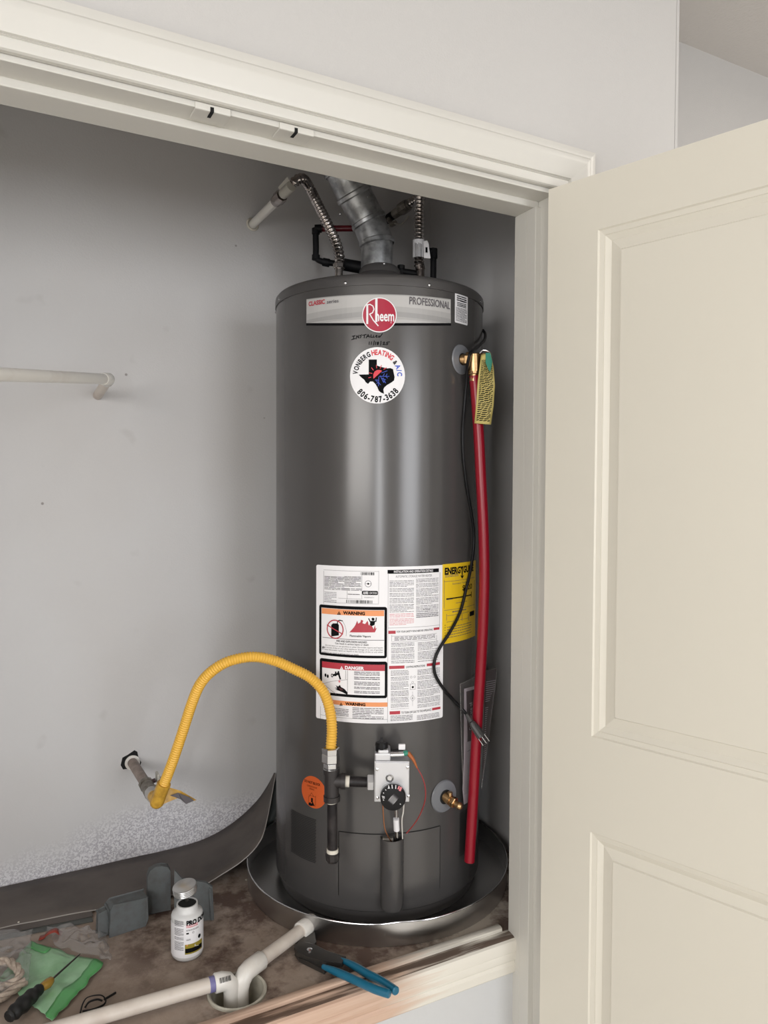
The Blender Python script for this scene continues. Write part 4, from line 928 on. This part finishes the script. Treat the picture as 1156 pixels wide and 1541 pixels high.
# ================================================================== RED DISCHARGE PIPE, TAG, CORD, POUCH
RO = .19
rp = [tp(x, y, RO) for x, y in ((714, 566), (717, 600), (721, 660), (724, 720), (727.5, 790), (729, 860), (727.5, 930), (724, 1000), (719.5, 1070), (715.5, 1140), (711.5, 1215), (706.5, 1296))]
p_ = smoothpath(rp, 8)
o = tag(MB().sweep(p_, .0122, 20).build('discharge_pipe', 'red', None, rp[-1]), 'bright red relief discharge pipe hanging down the right side of heater', 'pipe')
tg = empty('valve_tag', tp(731, 540, .205), 'crumpled yellow printed warning tag hanging from the brass relief valve', 'tag')
L_ = [(724, 534), (722, 550), (719, 575), (717, 605), (714, 637)]; R_ = [(738, 530), (743, 552), (745, 580), (743, 610), (739, 639)]
mb = MB()
def tagf(u, v):
    v *= 4; i = min(int(v), 3); t = v - i; l = Vector(L_[i]).lerp(Vector(L_[i + 1]), t); r_ = Vector(R_[i]).lerp(Vector(R_[i + 1]), t); p = l.lerp(r_, u)
    return tp(p.x, p.y, .208 + .004 * math.sin(u * 4 + v * 1.3) + .002 * math.sin(v * 5))
mb.grid(tagf, 6, 24); mb.build('tag_card', 'tagy', tg, solid=.0008)
mb = MB()
for i in range(34):
    v0 = .13 + i * .0250; u = .10
    while u < .85:
        e = min(u + random.uniform(.05, .3), .9)
        mb.add([tagf(a, b) - FR * -.0012 for a, b in ((u, v0), (e, v0 - .008), (e, v0 + .004), (u, v0 + .012))], [(0, 1, 2, 3)]); u = e + .04
mb.build('tag_print', 'ink', tg, smooth=False)
mb = MB(); mb.add([tp(*a) for a in ((731, 531, .214), (738, 531, .214), (741, 545, .214), (738, 560, .216), (735, 556, .216), (731, 546, .216))], [tuple(range(6))]); mb.build('tag_tie', 'tealgr', tg, smooth=False, solid=.001)
cd = []
for (x, y, o_) in ((727, 497, .03), (730.5, 503, .05), (729, 512, .09), (720, 521, .15), (709, 530, .21), (705, 541, .215), (703, 556, .2), (702, 575, .185), (699, 610, None), (696.5, 650, None), (697.5, 690, None), (703, 735, None), (710, 775, None), (713.5, 810, None), (710, 848, None), (702, 885, None), (693, 920, None), (678, 950, None), (662, 975, None), (654, 995, None), (655, 1015, None), (668, 1037, None), (685, 1056, None), (699, 1071, .19), (710, 1086, .212)):
    cd.append(cpx(x, y, .0055) if o_ is None else tp(x, y, o_))
pc = empty('power_cord', cd[0], 'black power cord with grey three pin plug draped down the heater front', 'cord')
MB().sweep(smoothpath(cd, 6), .0036, 10).build('cable', 'blackpl', pc)
pl0, pl1, pl2 = tp(702, 1075, .205), tp(709, 1086, .212), tp(724, 1107, .214)
M['plug'] = mat('plug_grey', (.06, .058, .058), .45)
mb = MB(); mb.sweep([pl0, pl1], lambda i, L: .004 + L * .15, 10); dd = (pl2 - pl1)
mb.sweep([pl1, pl1 + dd * .15, pl1 + dd * .6, pl2], lambda i, L: (.0065, .010, .0125, .0135)[i], 12, flat=.75); mb.build('plug', 'plug', pc, auto=30)
sd = dd.normalized().cross(FR).normalized()
for k in (-.008, 0, .009):
    MB().sweep([pl2 + sd * k, pl2 + sd * k + dd.normalized() * .021], .0012, 8).build('prong', 'steel', pc)
pch = empty('document_pouch', cpx(700, 1200, .004), 'clear pouch holding white and maroon warranty papers on heater right side', 'pouch')
_th = math.radians(61); _tc0 = cp(_th * R, 0, R + .004); _td = RT * math.cos(_th) - FR * math.sin(_th)
LA = _tc0 - _td * .040; RB = _tc0 + _td * .105
_nn = Vector((0, 0, 1)).cross(RB - LA).normalized()
if _nn.dot(FR) < 0: _nn = -_nn
def pf3(u, z, l=0.): return LA.lerp(RB, u) + _nn * (l + .004 * math.sin(PI * min(max(u, 0), 1))) + Vector((0, 0, z))
def puv(x, y):
    d = ray(x, y); k_ = LA.dot(_nn) / d.dot(_nn); p = d * k_; w = RB - LA; return (p - LA).dot(w) / w.length_squared, p.z + CAMZ
D = Decal(pf3, puv, (660, 1000, 6.42), strip=9., eps=.0005)
D.poly([(195, 185), (540, 20), (565, 60), (400, 1190), (230, 1260), (215, 1000)], 'film', 5)
D.poly([(248, 235), (352, 200), (340, 1290), (245, 1355), (232, 1200), (245, 900)], 'mauve', 0)
D.poly([(264, 262), (352, 232), (345, 720), (264, 752)], 'maroon', 1)
D.poly([(445, 60), (560, 40), (545, 300), (470, 800), (410, 1150), (400, 1200)], 'maroon', 0)
for i in range(44):
    t = i / 44; x0 = 448 - t * 30; x1 = 552 - t * 130; y = 160 + t * 920
    if 350 < y < 410: continue
    D.stroke([(x0, y + 8), (x1, y - 8)], .0017, 'mauve', 1)
D.frame(264, 820, 335, 1100, 4, 'greyink', 1)
def vtext(D, txt, x0, y0, x1, y1, m, l):   # reads upwards
    vs, fs = glyphs(txt, .0); a, b = D.C(x0, y1); c, d = D.C(x1, y0); xs = [v[0] for v in vs]; ys = [v[1] for v in vs]
    q = [(c - (v[1] - min(ys)) / (max(ys) - min(ys)) * (c - a), b + (v[0] - min(xs)) / (max(xs) - min(xs)) * (d - b)) for v in vs]
    for f in fs: D.face([q[i] for i in f], m, l)
vtext(D, 'Certificate of', 290, 355, 316, 640, 'white', 2); vtext(D, 'Limited Warranty', 322, 400, 345, 690, 'mauve', 2)
D.build('papers', pch)
mb = MB(); mb.sweep([pf3(*puv(692, 1030), .001), pf3(*puv(694, 1120), .001), pf3(*puv(697, 1190), .001)], .0009, 6); mb.sweep([pf3(*puv(692, 1030), .001), pf3(*puv(745, 1004), .001), pf3(*puv(747, 1012), .001), pf3(*puv(722, 1185), .001)], .0008, 6); mb.build('pouch_seam', 'film', pch)

# ================================================================== DRAIN PAN
PR, ZR = .3275, 1.44 - .9245
dp_ = empty('drain_pan', AX + Vector((0, 0, ZP)), 'round shallow stainless drain pan under the water heater', 'pan')
dth = math.atan2(*(lambda v: (v.dot(RT), v.dot(FR)))(tp(600, 1395, PR) - AX))
def dent(p):
    v = p - AX; a = math.atan2(v.dot(RT), v.dot(FR)) - .16; hh = (p.z - ZP) / (ZR - ZP)
    g = math.exp(-(a / .13) ** 2) * max(0, hh) ** 1.3; g2 = math.exp(-((a + .13) / .04) ** 2) * max(0, hh) * .5
    r = Vector((v.x, v.y, 0)).normalized(); return p - r * (.010 * g) + Vector((0, 0, -.0025 * g)) + r * .002 * g2
mb = MB(); mb.lathe([(PR - .002, ZP + .003), (PR - .001, ZP + .0012), (PR, ZP + .004), (PR, ZR)], AX, n=180, ref=FR); mb.lathe([(PR - .0012, ZR), (PR - .0012, ZP + .003), (0, ZP + .003)], AX, n=180, ref=FR)
mb.v = [dent(v) for v in mb.v]; mb.build('pan_body', 'pan', dp_, auto=50)
mb = MB(); mb.sweep([dent(AX + Vector((math.cos(t) * PR, math.sin(t) * PR, ZR))) for t in [2 * PI * i / 180 for i in range(181)]], .0018, 8, cap=False); mb.build('rolled_rim', 'steel', dp_)

# ================================================================== PVC DRAIN LINES
zc = ZP + .0235
dr = empty('drain_line', on_z(400, 1445, ZP), 'white plastic drain pipe running from the pan fitting into the floor cup', 'pipe')
a, b = on_z(466, 1391, zc), on_z(378, 1456, zc)
d = (b - a).normalized()
MB().sweep([a + d * .008, b], .0137, 22).build('pipe', 'pvcold', dr)
MB().sweep([a - d * .012, a - d * .01, a + d * .030, a + d * .032], lambda i, L: (.0175, .0186, .0186, .0175)[i], 24).build('pan_fitting', 'pvc', dr)
el = [b - d * .030, b - d * .028, b + d * .004, b + d * .016 + Vector((0, 0, -.003)), b + d * .026 + Vector((0, 0, -.014)), b + d * .029 + Vector((0, 0, -.030)), b + d * .029 + Vector((0, 0, -.060))]
mb = MB(); mb.sweep(el, lambda i, L: (.0165, .0180, .0180, .0176, .0172, .0160, .0158)[i], 22); mb.build('elbow', 'pvc', dr)
dr2 = empty('drain_line', on_z(200, 1515, ZP), 'long white plastic drain pipe from lower left ending with purple primer ring', 'pipe')
a, b = on_z(60, 1556, zc), on_z(318, 1481.5, zc); d = (b - a).normalized()
MB().sweep([a, b], .0137, 22).build('pipe', 'pvcold', dr2)
MB().sweep([b - d * .004, b + d * .010], .0143, 22).build('primer_ring', 'purple', dr2)
b2 = b + d * .006
el = [b2, b2 + d * .002, b2 + d * .014, b2 + d * .024 + Vector((0, 0, -.003)), b2 + d * .031 + Vector((0, 0, -.012)), b2 + d * .033 + Vector((0, 0, -.026)), b2 + d * .033 + Vector((0, 0, -.060))]
mb = MB(); mb.sweep(el, lambda i, L: (.0168, .0180, .0178, .0174, .0168, .0150, .0146)[i], 22); e2 = mb.build('elbow', 'pvc', dr2)
side = d.cross(Vector((0, 0, 1))).normalized()
D = Decal(lambda u, v, l: b2 + d * (.006 + u) + (side * math.cos(v / .0180) + Vector((0, 0, 1)) * math.sin(v / .0180)) * (.0182 + l), None, (0, 0, 1))
for i in range(14):
    w = random.choice((.0006, .0011)); u = .0005 + i * .0016
    for k in range(3): D.mb.add([D.to3d(uu, vv_, .0002) for uu, vv_ in ((u, .008 + k * .003), (u + w, .008 + k * .003), (u + w, .011 + k * .003), (u, .011 + k * .003))], [(0, 1, 2, 3)], D.mi('ink'))
D.build('barcode', e2)
cpf = empty('floor_drain_cup', CUP, 'round cream plastic drain hub set into the platform floor', 'drain')
mb = MB(); mb.lathe([(CR + .001, ZP - .01), (CR + .0015, ZP + .004), (CR - .001, ZP + .006), (CR - .0045, ZP + .004), (CR - .006, ZP - .065), (0, ZP - .067)], Vector((CUP.x, CUP.y, 0)), n=40); mb.build('hub', 'cup', cpf)

# ================================================================== THINGS ON THE PLATFORM
# pipe dope bottle
BP = on_z(282, 1436, ZP); k = mpp(BP)
bt = empty('sealant_bottle', BP, 'white bottle of pipe thread sealant with loose metal brush cap', 'bottle')
zs = zat(BP, 1372); zn = zat(BP, 1358); br = 23.3 * k
mb = MB(); H_ = zs - ZP
mb.lathe([(0, .001), (br * .80, 0), (br * .97, .006), (br, .014), (br, H_ - .003), (br * .96, H_ + .001), (br * .78, H_ + .0045), (br * .68, H_ + .007), (br * .66, zn - ZP), (br * .58, zn - ZP), (br * .56, H_), (0, H_ - .002)], BP, n=40)
mb.build('body', 'bottle', bt, auto=50)
MB().lathe([(0, zn - ZP - .0015), (br * .59, zn - ZP - .0015)], BP, n=24).build('brush_opening', 'dark', bt)
bd = Vector((-BP.x, -BP.y, 0)).normalized(); bR = Vector((-bd.y, bd.x, 0))
def b3(u, v, l): t = u / br; return BP + bR * ((br + .0006 + l) * math.sin(t)) + bd * ((br + .0006 + l) * math.cos(t)) + Vector((0, 0, v))
def buv(x, y):
    d_ = ray(x, y); a_ = d_.x ** 2 + d_.y ** 2; b_ = -2 * (d_.x * BP.x + d_.y * BP.y); c__ = BP.x ** 2 + BP.y ** 2 - br * br; q_ = max(0, b_ * b_ - 4 * a_ * c__)
    t = (-b_ - math.sqrt(q_)) / (2 * a_); p = d_ * t; v = p - BP; v.z = 0; return math.atan2(v.dot(bR), v.dot(bd)) * br, CAMZ + p.z - ZP
D = Decal(b3, buv, (240, 1310, 10.275), strip=.006, eps=.0002)
z0_, z1_ = .012, H_ - .010
D.face([(-br * 1.45, z0_), (br * 1.5, z0_), (br * 1.5, z1_), (-br * 1.45, z1_)], 'white', 0)
D.text('PRO DOPE', 418, 742, 690, 822, 'ink', 2, .05); D.para(415, 832, 590, 880, 2, 'pinkink', 2, .6, .9, 4); D.para(415, 900, 600, 925, 2, 'greyink', 2, .5, .9, 5)
D.rect(415, 962, 455, 985, 'ink', 2); D.disc(*D.C(520, 950), .0022, .0022, 'greyink', 2, 10, .7); D.para(415, 1060, 480, 1090, 2, 'greyink', 2)
D.disc(*D.C(612, 1005), .0038, .0042, 'ink', 2, 12); D.rect(395, 1120, 650, 1272, 'gold', 2); D.rect(400, 1182, 645, 1250, 'ink', 3); D.stroke([(540, 1165), (548, 1128), (552, 1160), (600, 1150)], .0007, 'white', 4)
D.disc(*D.C(428, 1155), .0016, .0016, 'orange', 4, 8)
for (a_, b_, r_) in ((780, 870, 6), (895, 1010, 8), (1030, 1080, 3), (1100, 1240, 9)): D.para(240, a_, 375, b_, r_, 'greyink', 2, .42, .8, 5)
D.build('label', bt)
lc = Vector((tp(278, 1346, 0)));
zl = zat(BP, 1342)
la = Vector((BP.x, BP.y, zl)) - bR * .003; lax = (Vector((0, 0, 1)) + bd * .10 - bR * .16).normalized()
mb = MB(); hh = 11.5 * k
pr_ = [(0, 0), (br * .72, 0)]
for i in range(4): z_ = .001 + i * hh / 4.6; pr_ += [(br * .74, z_), (br * .77, z_ + hh / 9), (br * .74, z_ + hh / 5)]
pr_ += [(br * .74, hh * .96), (br * .70, hh), (0, hh)]
mb.lathe(pr_, la, lax, n=32); lid = mb.build('cap', 'tin', bt, auto=30)
MB().lathe([(0, -.02), (.004, -.02), (.004, .002), (0, .002)], la, lax, n=10).build('brush_stem', 'tool', lid)

# pliers
zp = ZP + .014
pl = empty('pliers', on_z(480, 1440, ZP), 'tongue and groove pliers with teal dipped handles lying over the platform edge', 'pliers')
def hz(lst, z=zp): return [on_z(x, y, z) for x, y in lst]
for lst, dz in (([(486, 1454.5), (505, 1462), (530, 1473), (560, 1487), (577, 1493), (587, 1496)], .002), ([(513, 1444), (530, 1452), (552, 1465), (575, 1477), (590, 1487), (597, 1492)], .0)):
    P_ = smoothpath(hz(lst, zp + dz), 6); n = len(P_)
    MB().sweep(P_, lambda i, L: .0045 + .0035 * math.sin(min(1, i / n * 3) * PI / 2) - (.002 if i > n - 2 else 0), 14, flat=1.2).build('grip', 'teal', pl)
def flatbar(lst, z0, z1):
    P_ = [on_z(x, y, z1) for x, y in lst]; mb = MB(); mb.prism([(p.x, p.y) for p in P_], lambda a, b, h: Vector((a, b, h)), z0, z1); return mb
flatbar([(520, 1440), (514, 1449), (485, 1446), (462, 1439), (447, 1433), (443, 1423), (452, 1417), (470, 1420), (492, 1431)], zp - .004, zp + .005).build('upper_jaw', 'tool', pl, smooth=False, bevel=.001)
flatbar([(495, 1452), (488, 1460), (466, 1449), (450, 1441), (444, 1432), (454, 1428), (474, 1440)], zp - .012, zp - .004).build('lower_jaw', 'tool', pl, smooth=False, bevel=.001)
flatbar([(449, 1420), (446, 1408), (463, 1400), (474, 1404), (476, 1418), (470, 1423)], zp - .012, zp + .003).build('jaw_head', 'tool', pl, smooth=False, bevel=.0015)
MB().lathe([(.006, 0), (.006, .002), (0, .0035)], on_z(466, 1430, zp + .005), n=14).build('rivet', 'steel', pl)

# brown vinyl sheet lying on the floor and curling up behind the pan
BK = [(-160, 1385), (0, 1344), (60, 1328), (120, 1311), (200, 1292), (250, 1281), (300, 1267), (335, 1250), (365, 1228), (388, 1205), (403, 1183), (413, 1164)]
FT = [(-160, 1440), (0, 1398), (60, 1386), (120, 1374), (200, 1362), (250, 1350), (300, 1336), (335, 1316), (365, 1296), (388, 1272), (400, 1243), (415, 1165)]
FY = [1.785, 1.785, 1.785, 1.785, 1.785, 1.785, 1.787, 1.79, 1.79, 1.80, 1.83, 1.99]
def sheet(name, label, m, BKp, FTp, FYp, dz=0., th=.0016, byoff=.006):
    nb = len(BKp); A_, B_ = [], []
    for i in range(nb):
        pb = on_y(*BKp[i], YW - byoff); 
        if pb.z < ZP + .003: pb = Vector((pb.x, YW - byoff, ZP + .003))
        pf_ = on_y(*FTp[i], FYp[i])
        if pf_.z < ZP + .003 or i < 5: pf_ = on_z(*FTp[i], ZP + .003)
        A_.append(pb + Vector((0, 0, dz))); B_.append(pf_ + Vector((0, 0, dz)))
    A_, B_ = smoothpath(A_, 5), smoothpath(B_, 5); n = len(A_)
    mb = MB(); mb.grid(lambda u, v: A_[round(u * (n - 1))].lerp(B_[round(u * (n - 1))], v) - Vector((0, 0, .006 * math.sin(PI * v) if round(u * (n - 1)) > 28 else 0)), n - 1, 6)
    o = mb.build(name, m, None, B_[n // 2], auto=60, solid=th); tag(o, label, 'sheet'); return o, B_
o, B_ = sheet('vinyl_sheet', 'brown flexible sheet lying along the back wall and curling up behind the pan', 'sheet', BK, FT, FY, .002)
mb = MB(); mb.sweep([p + Vector((0, -.001, 0)) for p in B_[5:]], .0013, 6); mb.build('sheet_edge', 'sheetedge', o)
# layered lower sheets showing at the front edge
for k, (dy, mm, lb) in enumerate(((9, 'sheet', 'upper of two thin brown sheets stacked under the curling sheet at left'), (16, 'sheet2', 'lowest dark grey sheet under the brown sheets at the left back'))):
    pts_ = [(-160, 1440 + dy), (0, 1399 + dy), (60, 1387 + dy), (140, 1371 + dy)]
    A_ = [on_z(x, y, ZP + .0012) for x, y in pts_]; n = len(A_)
    mb = MB(); mb.add([Vector((p.x, p.y, ZP + .0035 - k * .0018)) for p in A_] + [Vector((p.x, 1.84, ZP + .0035 - k * .0018)) for p in A_], [(i, i + 1, n + i + 1, n + i) for i in range(n - 1)])
    tag(mb.build('flooring_scrap', mm, None, A_[1], smooth=False, solid=.0012), lb, 'sheet')
BK2 = [(330, 1300), (360, 1268), (385, 1240), (398, 1215), (412, 1180), (424, 1163)]
FT2 = [(330, 1325), (360, 1303), (385, 1280), (400, 1258), (414, 1232), (432, 1195)]
mb = MB(); nb = len(BK2); A_ = smoothpath([on_y(x, y, 1.995) for x, y in BK2], 4); B2_ = smoothpath([on_y(x, y, 1.965) for x, y in FT2], 4); n = len(A_)
mb.grid(lambda u, v: A_[round(u * (n - 1))].lerp(B2_[round(u * (n - 1))], v), n - 1, 3)
o = tag(mb.build('grey_sheet', 'sheet2', None, A_[0], solid=.0015), 'grey green sheet corner wedged upright between back wall and heater', 'sheet')
MB().sweep([p + Vector((0, -.001, 0)) for p in B2_], .0009, 6).build('sheet_edge', 'sheetedge', o)

# grey foam pieces
def poly_prism(name, label, cat, lst, z0, h, m, bev=.003):
    P_ = [on_z(x, y, z0 + h) for x, y in lst]; c0 = sum(P_, Vector()) / len(P_)
    mb = MB(); mb.prism([(p.x, p.y) for p in P_], lambda a, b, hh: Vector((a, b, hh)), z0, z0 + h)
    return tag(mb.build(name, m, None, Vector((c0.x, c0.y, z0)), smooth=False, bevel=bev), label, cat)
def blockfront(name, label, lst, Y, dep, m, bev):
    """block whose front face outline stands at depth Y"""
    P_ = [on_y(x, y, Y) for x, y in lst]; mb = MB(); mb.prism([(p.x, p.z) for p in P_], lambda a, b, h: Vector((a, Y + h, max(b, ZP + .004) )), 0, dep)
    return tag(mb.build(name, m, None, P_[0], smooth=False, bevel=bev), label, 'foam block')
P_ = [on_z(147, 1368, ZP + .006), on_z(219, 1352, ZP + .006), on_z(226, 1382, ZP + .006), on_z(166, 1409, ZP + .006), on_z(140, 1398, ZP + .006)]
q0 = on_z(166, 1408, ZP + .006); q1 = on_z(222, 1390, ZP + .006)
zh = zat(q0, 1364)
dxy = (q1 - q0); dxy.z = 0; nb_ = Vector((-dxy.y, dxy.x, 0)).normalized()
def gb(a, o_, z): return Vector((q0.x, q0.y, 0)) + dxy * a + nb_ * o_ + Vector((0, 0, z))
mb = MB(); mb.prism([(0, ZP + .004), (.93, ZP + .004), (1.02, ZP + .018), (1.0, zh - .004), (.10, zh - .002), (-.02, zh - .01)], lambda a, b, h: gb(a, h, b), 0, .035)
mb.prism([(-.25, ZP + .004), (-.02, ZP + .004), (-.02, zh - .014), (-.25, zh - .018)], lambda a, b, h: gb(a, h + .012, b), 0, .02)
tag(mb.build('foam_block', 'greyblock', None, q0, smooth=False, bevel=.004), 'boxy dark grey foam block lying left of the sealant bottle', 'foam block')
q0 = on_z(222, 1376, ZP + .004); q1 = on_z(257, 1369, ZP + .004); zh = zat(q0, 1308)
dxy = q1 - q0; dxy.z = 0; nb_ = Vector((-dxy.y, dxy.x, 0)).normalized()
mb = MB(); mb.prism([(0, ZP + .004), (1.0, ZP + .004), (1.0, zh - .014), (.88, zh - .003), (.6, zh), (.35, zh), (.1, zh - .005), (0, zh - .018)], lambda a, b, h: gb(a, h, b) , 0, .016)
tag(mb.build('foam_block', 'greyblock', None, q0, smooth=False, bevel=.003), 'upright grey foam piece with rounded top behind the boxy block', 'foam block')
q0 = on_z(262, 1392, ZP + .004); q1 = on_z(322, 1384, ZP + .004); zh = zat(q1, 1338)
dxy = q1 - q0; dxy.z = 0; nb_ = Vector((-dxy.y, dxy.x, 0)).normalized()
mb = MB(); mb.prism([(0, ZP + .004), (1.0, ZP + .004), (.97, zh - .010), (.80, zh), (.2, zh + .012), (0, zh + .03)], lambda a, b, h: gb(a, h + (b - ZP) * .45, b), 0, .006)
mb.prism([(.93, ZP + .004), (.99, ZP + .004), (.93, zh - .012), (.88, zh - .010)], lambda a, b, h: gb(a, h + (b - ZP) * .45 - .003, b), 0, .004)
tag(mb.build('grey_foam_sheet', 'greyblock', None, q0, smooth=False, bevel=.0015), 'flat leaning grey panel piece behind the sealant bottle', 'foam panel')

# screwdriver
zs_ = ZP + .022
sdv = empty('screwdriver', on_z(60, 1490, ZP), 'slim screwdriver with black grip and amber collar lying on green plastic', 'screwdriver')
P_ = [on_z(x, y, zs_) for x, y in ((78, 1474), (118, 1438), (121, 1435))]
MB().sweep(P_, lambda i, L: (.0022, .0017, .0006)[i], 10).build('shaft', 'tool', sdv)
mb = MB(); P_ = [on_z(x, y, zs_) for x, y in ((79, 1473), (77, 1475), (72, 1480), (66, 1484), (60, 1488))]; mb.sweep(P_, lambda i, L: (.004, .0075, .0095, .0085, .0075)[i], 14); mb.build('collar', 'amber', sdv)
mb = MB(); P_ = smoothpath([on_z(x, y, zs_) for x, y in ((61, 1487), (54, 1494), (44, 1502), (34, 1512), (24, 1521), (16, 1528), (13, 1531))], 4); n = len(P_)
mb.sweep(P_, lambda i, L: (.0085 + .0060 * math.sin(PI * min(1, i / n * 1.05)) + .0012 * math.sin(i * 1.2)) * (1 if i < n - 2 else .7), 12); mb.build('grip', 'rubber', sdv)

# rope
def rope(lst, name, label, zz=.017, r=.0068):
    P_ = resample(smoothpath([on_z(x, y, ZP + (z if z is not None else zz)) for x, y, z in lst], 10), .0022)
    root = empty(name, P_[0], label, 'rope'); n = len(P_)
    for s_ in range(3):
        Q = []
        e = Vector((0, 0, 1))
        for i, p in enumerate(P_):
            t = (P_[min(i + 1, n - 1)] - P_[max(i - 1, 0)]).normalized(); e = (e - t * e.dot(t)).normalized(); e2 = t.cross(e); a_ = i * .19 + s_ * 2 * PI / 3
            Q.append(p + (e * math.cos(a_) + e2 * math.sin(a_)) * r * .62)
        MB().sweep(Q, r * .66, 8).build('strand', 'rope', root)
    return root
rope([(-30, 1462, .03), (-8, 1450, .03), (12, 1447, .03), (24, 1455, .03), (30, 1466, .026), (22, 1478, .022), (4, 1484, .02), (-15, 1490, .016)], 'rope', 'frayed beige rope loop curled at the lower left corner')
rope([(38, 1477, .018), (28, 1484, .017), (14, 1494, .016), (0, 1503, .016), (-20, 1515, .016)], 'rope', 'straight beige rope length beside the black screwdriver grip')

# plastic sheets
def crumple(name, label, cat, quad, m, z, amp, nu, nv, seed, extra=None, thick=.0004):
    A_, B_, C_, D_ = [on_z(x, y, ZP + z) for x, y in quad]
    def f(u, v):
        p = A_.lerp(B_, u).lerp(D_.lerp(C_, u), v); w = noise.noise(Vector((p.x * 22, p.y * 22, seed))); w2 = noise.noise(Vector((p.x * 60, p.y * 60, seed + 3)))
        edge = min(1, 6 * min(u, 1 - u, v, 1 - v) + .25)
        p = p + Vector((w2 * .006, w * .008, 0)); p.z = ZP + .004 + z + max(-.7, (w + w2 * .5)) * amp * edge + amp * .7 * edge; return p
    mb = MB(); mb.grid(f, nu, nv); o = tag(mb.build(name, m, None, (A_ + C_) / 2, auto=180, solid=thick), label, cat); return o, f
o, f = crumple('green_wrapper', 'light green plastic wrapper lying under the screwdriver', 'wrapper', [(46, 1421), (158, 1452), (80, 1540), (-5, 1478)], 'green', .001, .004, 26, 22, 1)
mb = MB(); mb.grid(lambda u, v: f(.86 + u * .14, v) + Vector((0, 0, .0012)), 4, 22); mb.grid(lambda u, v: f(u * .30, v * .18) + Vector((0, 0, .0012)), 6, 4); mb.build('folded_edge', 'green2', o, solid=.0003)
crumple('clear_film', 'crumpled clear plastic bag beside the red clamp and grey block', 'plastic bag', [(70, 1396), (160, 1408), (168, 1448), (84, 1430)], 'film', .001, .016, 34, 24, 5)
crumple('clear_film', 'cloudy clear plastic film over the rope in the lower left corner', 'plastic bag', [(-30, 1412), (48, 1400), (44, 1482), (-50, 1530)], 'film', .012, .018, 30, 34, 9)

# red clamp
P_ = [on_z(59, 1412, ZP + .004), on_z(66, 1410, ZP + .005), on_z(70, 1406, ZP + .012), on_z(76, 1402, ZP + .020), on_z(84, 1400, ZP + .021), on_z(90, 1404, ZP + .012), on_z(93, 1405, ZP + .005)]
P_ = smoothpath(P_, 4); n = len(P_); wv = Vector((.25, 1, 0)).normalized() * .008
mb = MB(); mb.grid(lambda u, v: P_[round(u * (n - 1))] + wv * (v - .5) * 2, n - 1, 1)
tag(mb.build('pipe_strap', 'clip', None, P_[0], solid=.0012), 'small red arched pipe strap lying near the grey block', 'strap')
# black cable tie
zt3 = ZP + .006
lp_ = smoothpath([on_z(x, y, zt3 + dz) for x, y, dz in ((121, 1524, 0), (124, 1512, .004), (130, 1502, .008), (142, 1498, .012), (153, 1498, .010), (159, 1504, .004), (157, 1511, 0), (148, 1516, 0), (136, 1520, 0), (124, 1522, 0))], 5)
o = tag(MB().sweep(lp_, .0022, 8, flat=.5).build('cable_tie', 'blackpl', None, lp_[0]), 'looped black cable tie on the plywood beside the long drain pipe', 'cable tie')
MB().sweep([on_z(157, 1504, zt3 + .002), on_z(174, 1494, zt3)], .0022, 8).build('tail', 'blackpl', o)
MB().sweep(smoothpath([on_z(x, y, zt3 + dz) for x, y, dz in ((128, 1516, .003), (134, 1508, .006), (146, 1504, .008), (154, 1506, .003))], 4), .0018, 8).build('inner_loop', 'blackpl', o)
# nail head and flakes on the plywood
for (x, y, r_, lb) in ((371, 1324, .0035, 'round nail head in the plywood left of the pan'), (28, 1388, .0022, 'tiny white paint chip on the brown sheet near left edge')):
    c0 = on_z(x, y, ZP + (.006 if x < 100 else 0)); tag(MB().lathe([(r_, 0), (r_, .0008), (r_ * .6, .0016), (0, .0017)], c0, n=10).build('nail_head' if x > 100 else 'paint_chip', 'dope', None, c0), lb, 'nail' if x > 100 else 'chip')

# ================================================================== PVC PIPE AT THE LEFT WALL
e_ = on_y(163, 570.5, 1.82); wv_ = on_y(147, 595, YW - .001); l_ = on_y(0, 563.5, 1.42); l2 = e_ + (l_ - e_) * 1.8
hp = empty('wall_pipe', e_, 'white painted plastic pipe with elbow running off the left of the back wall', 'pipe')
MB().sweep([e_ + (l_ - e_) * .02, l2], .0118, 18).build('pipe', 'pvc', hp)
dl_ = (l_ - e_).normalized(); dw_ = (wv_ - e_).normalized()
mb = MB(); mb.sweep([e_ + dl_ * .030, e_ + dl_ * .028, e_ + dl_ * .004, e_, e_ + dw_ * .003, e_ + dw_ * .024, e_ + dw_ * .026], lambda i, L: (.0128, .0142, .0142, .0142, .0142, .0142, .0128)[i], 20); mb.sphere(e_, .0142, 16); mb.build('elbow', 'pvc', hp)
MB().sweep([e_ + dw_ * .02, wv_], .0115, 16).build('wall_stub', 'pvcold', hp)
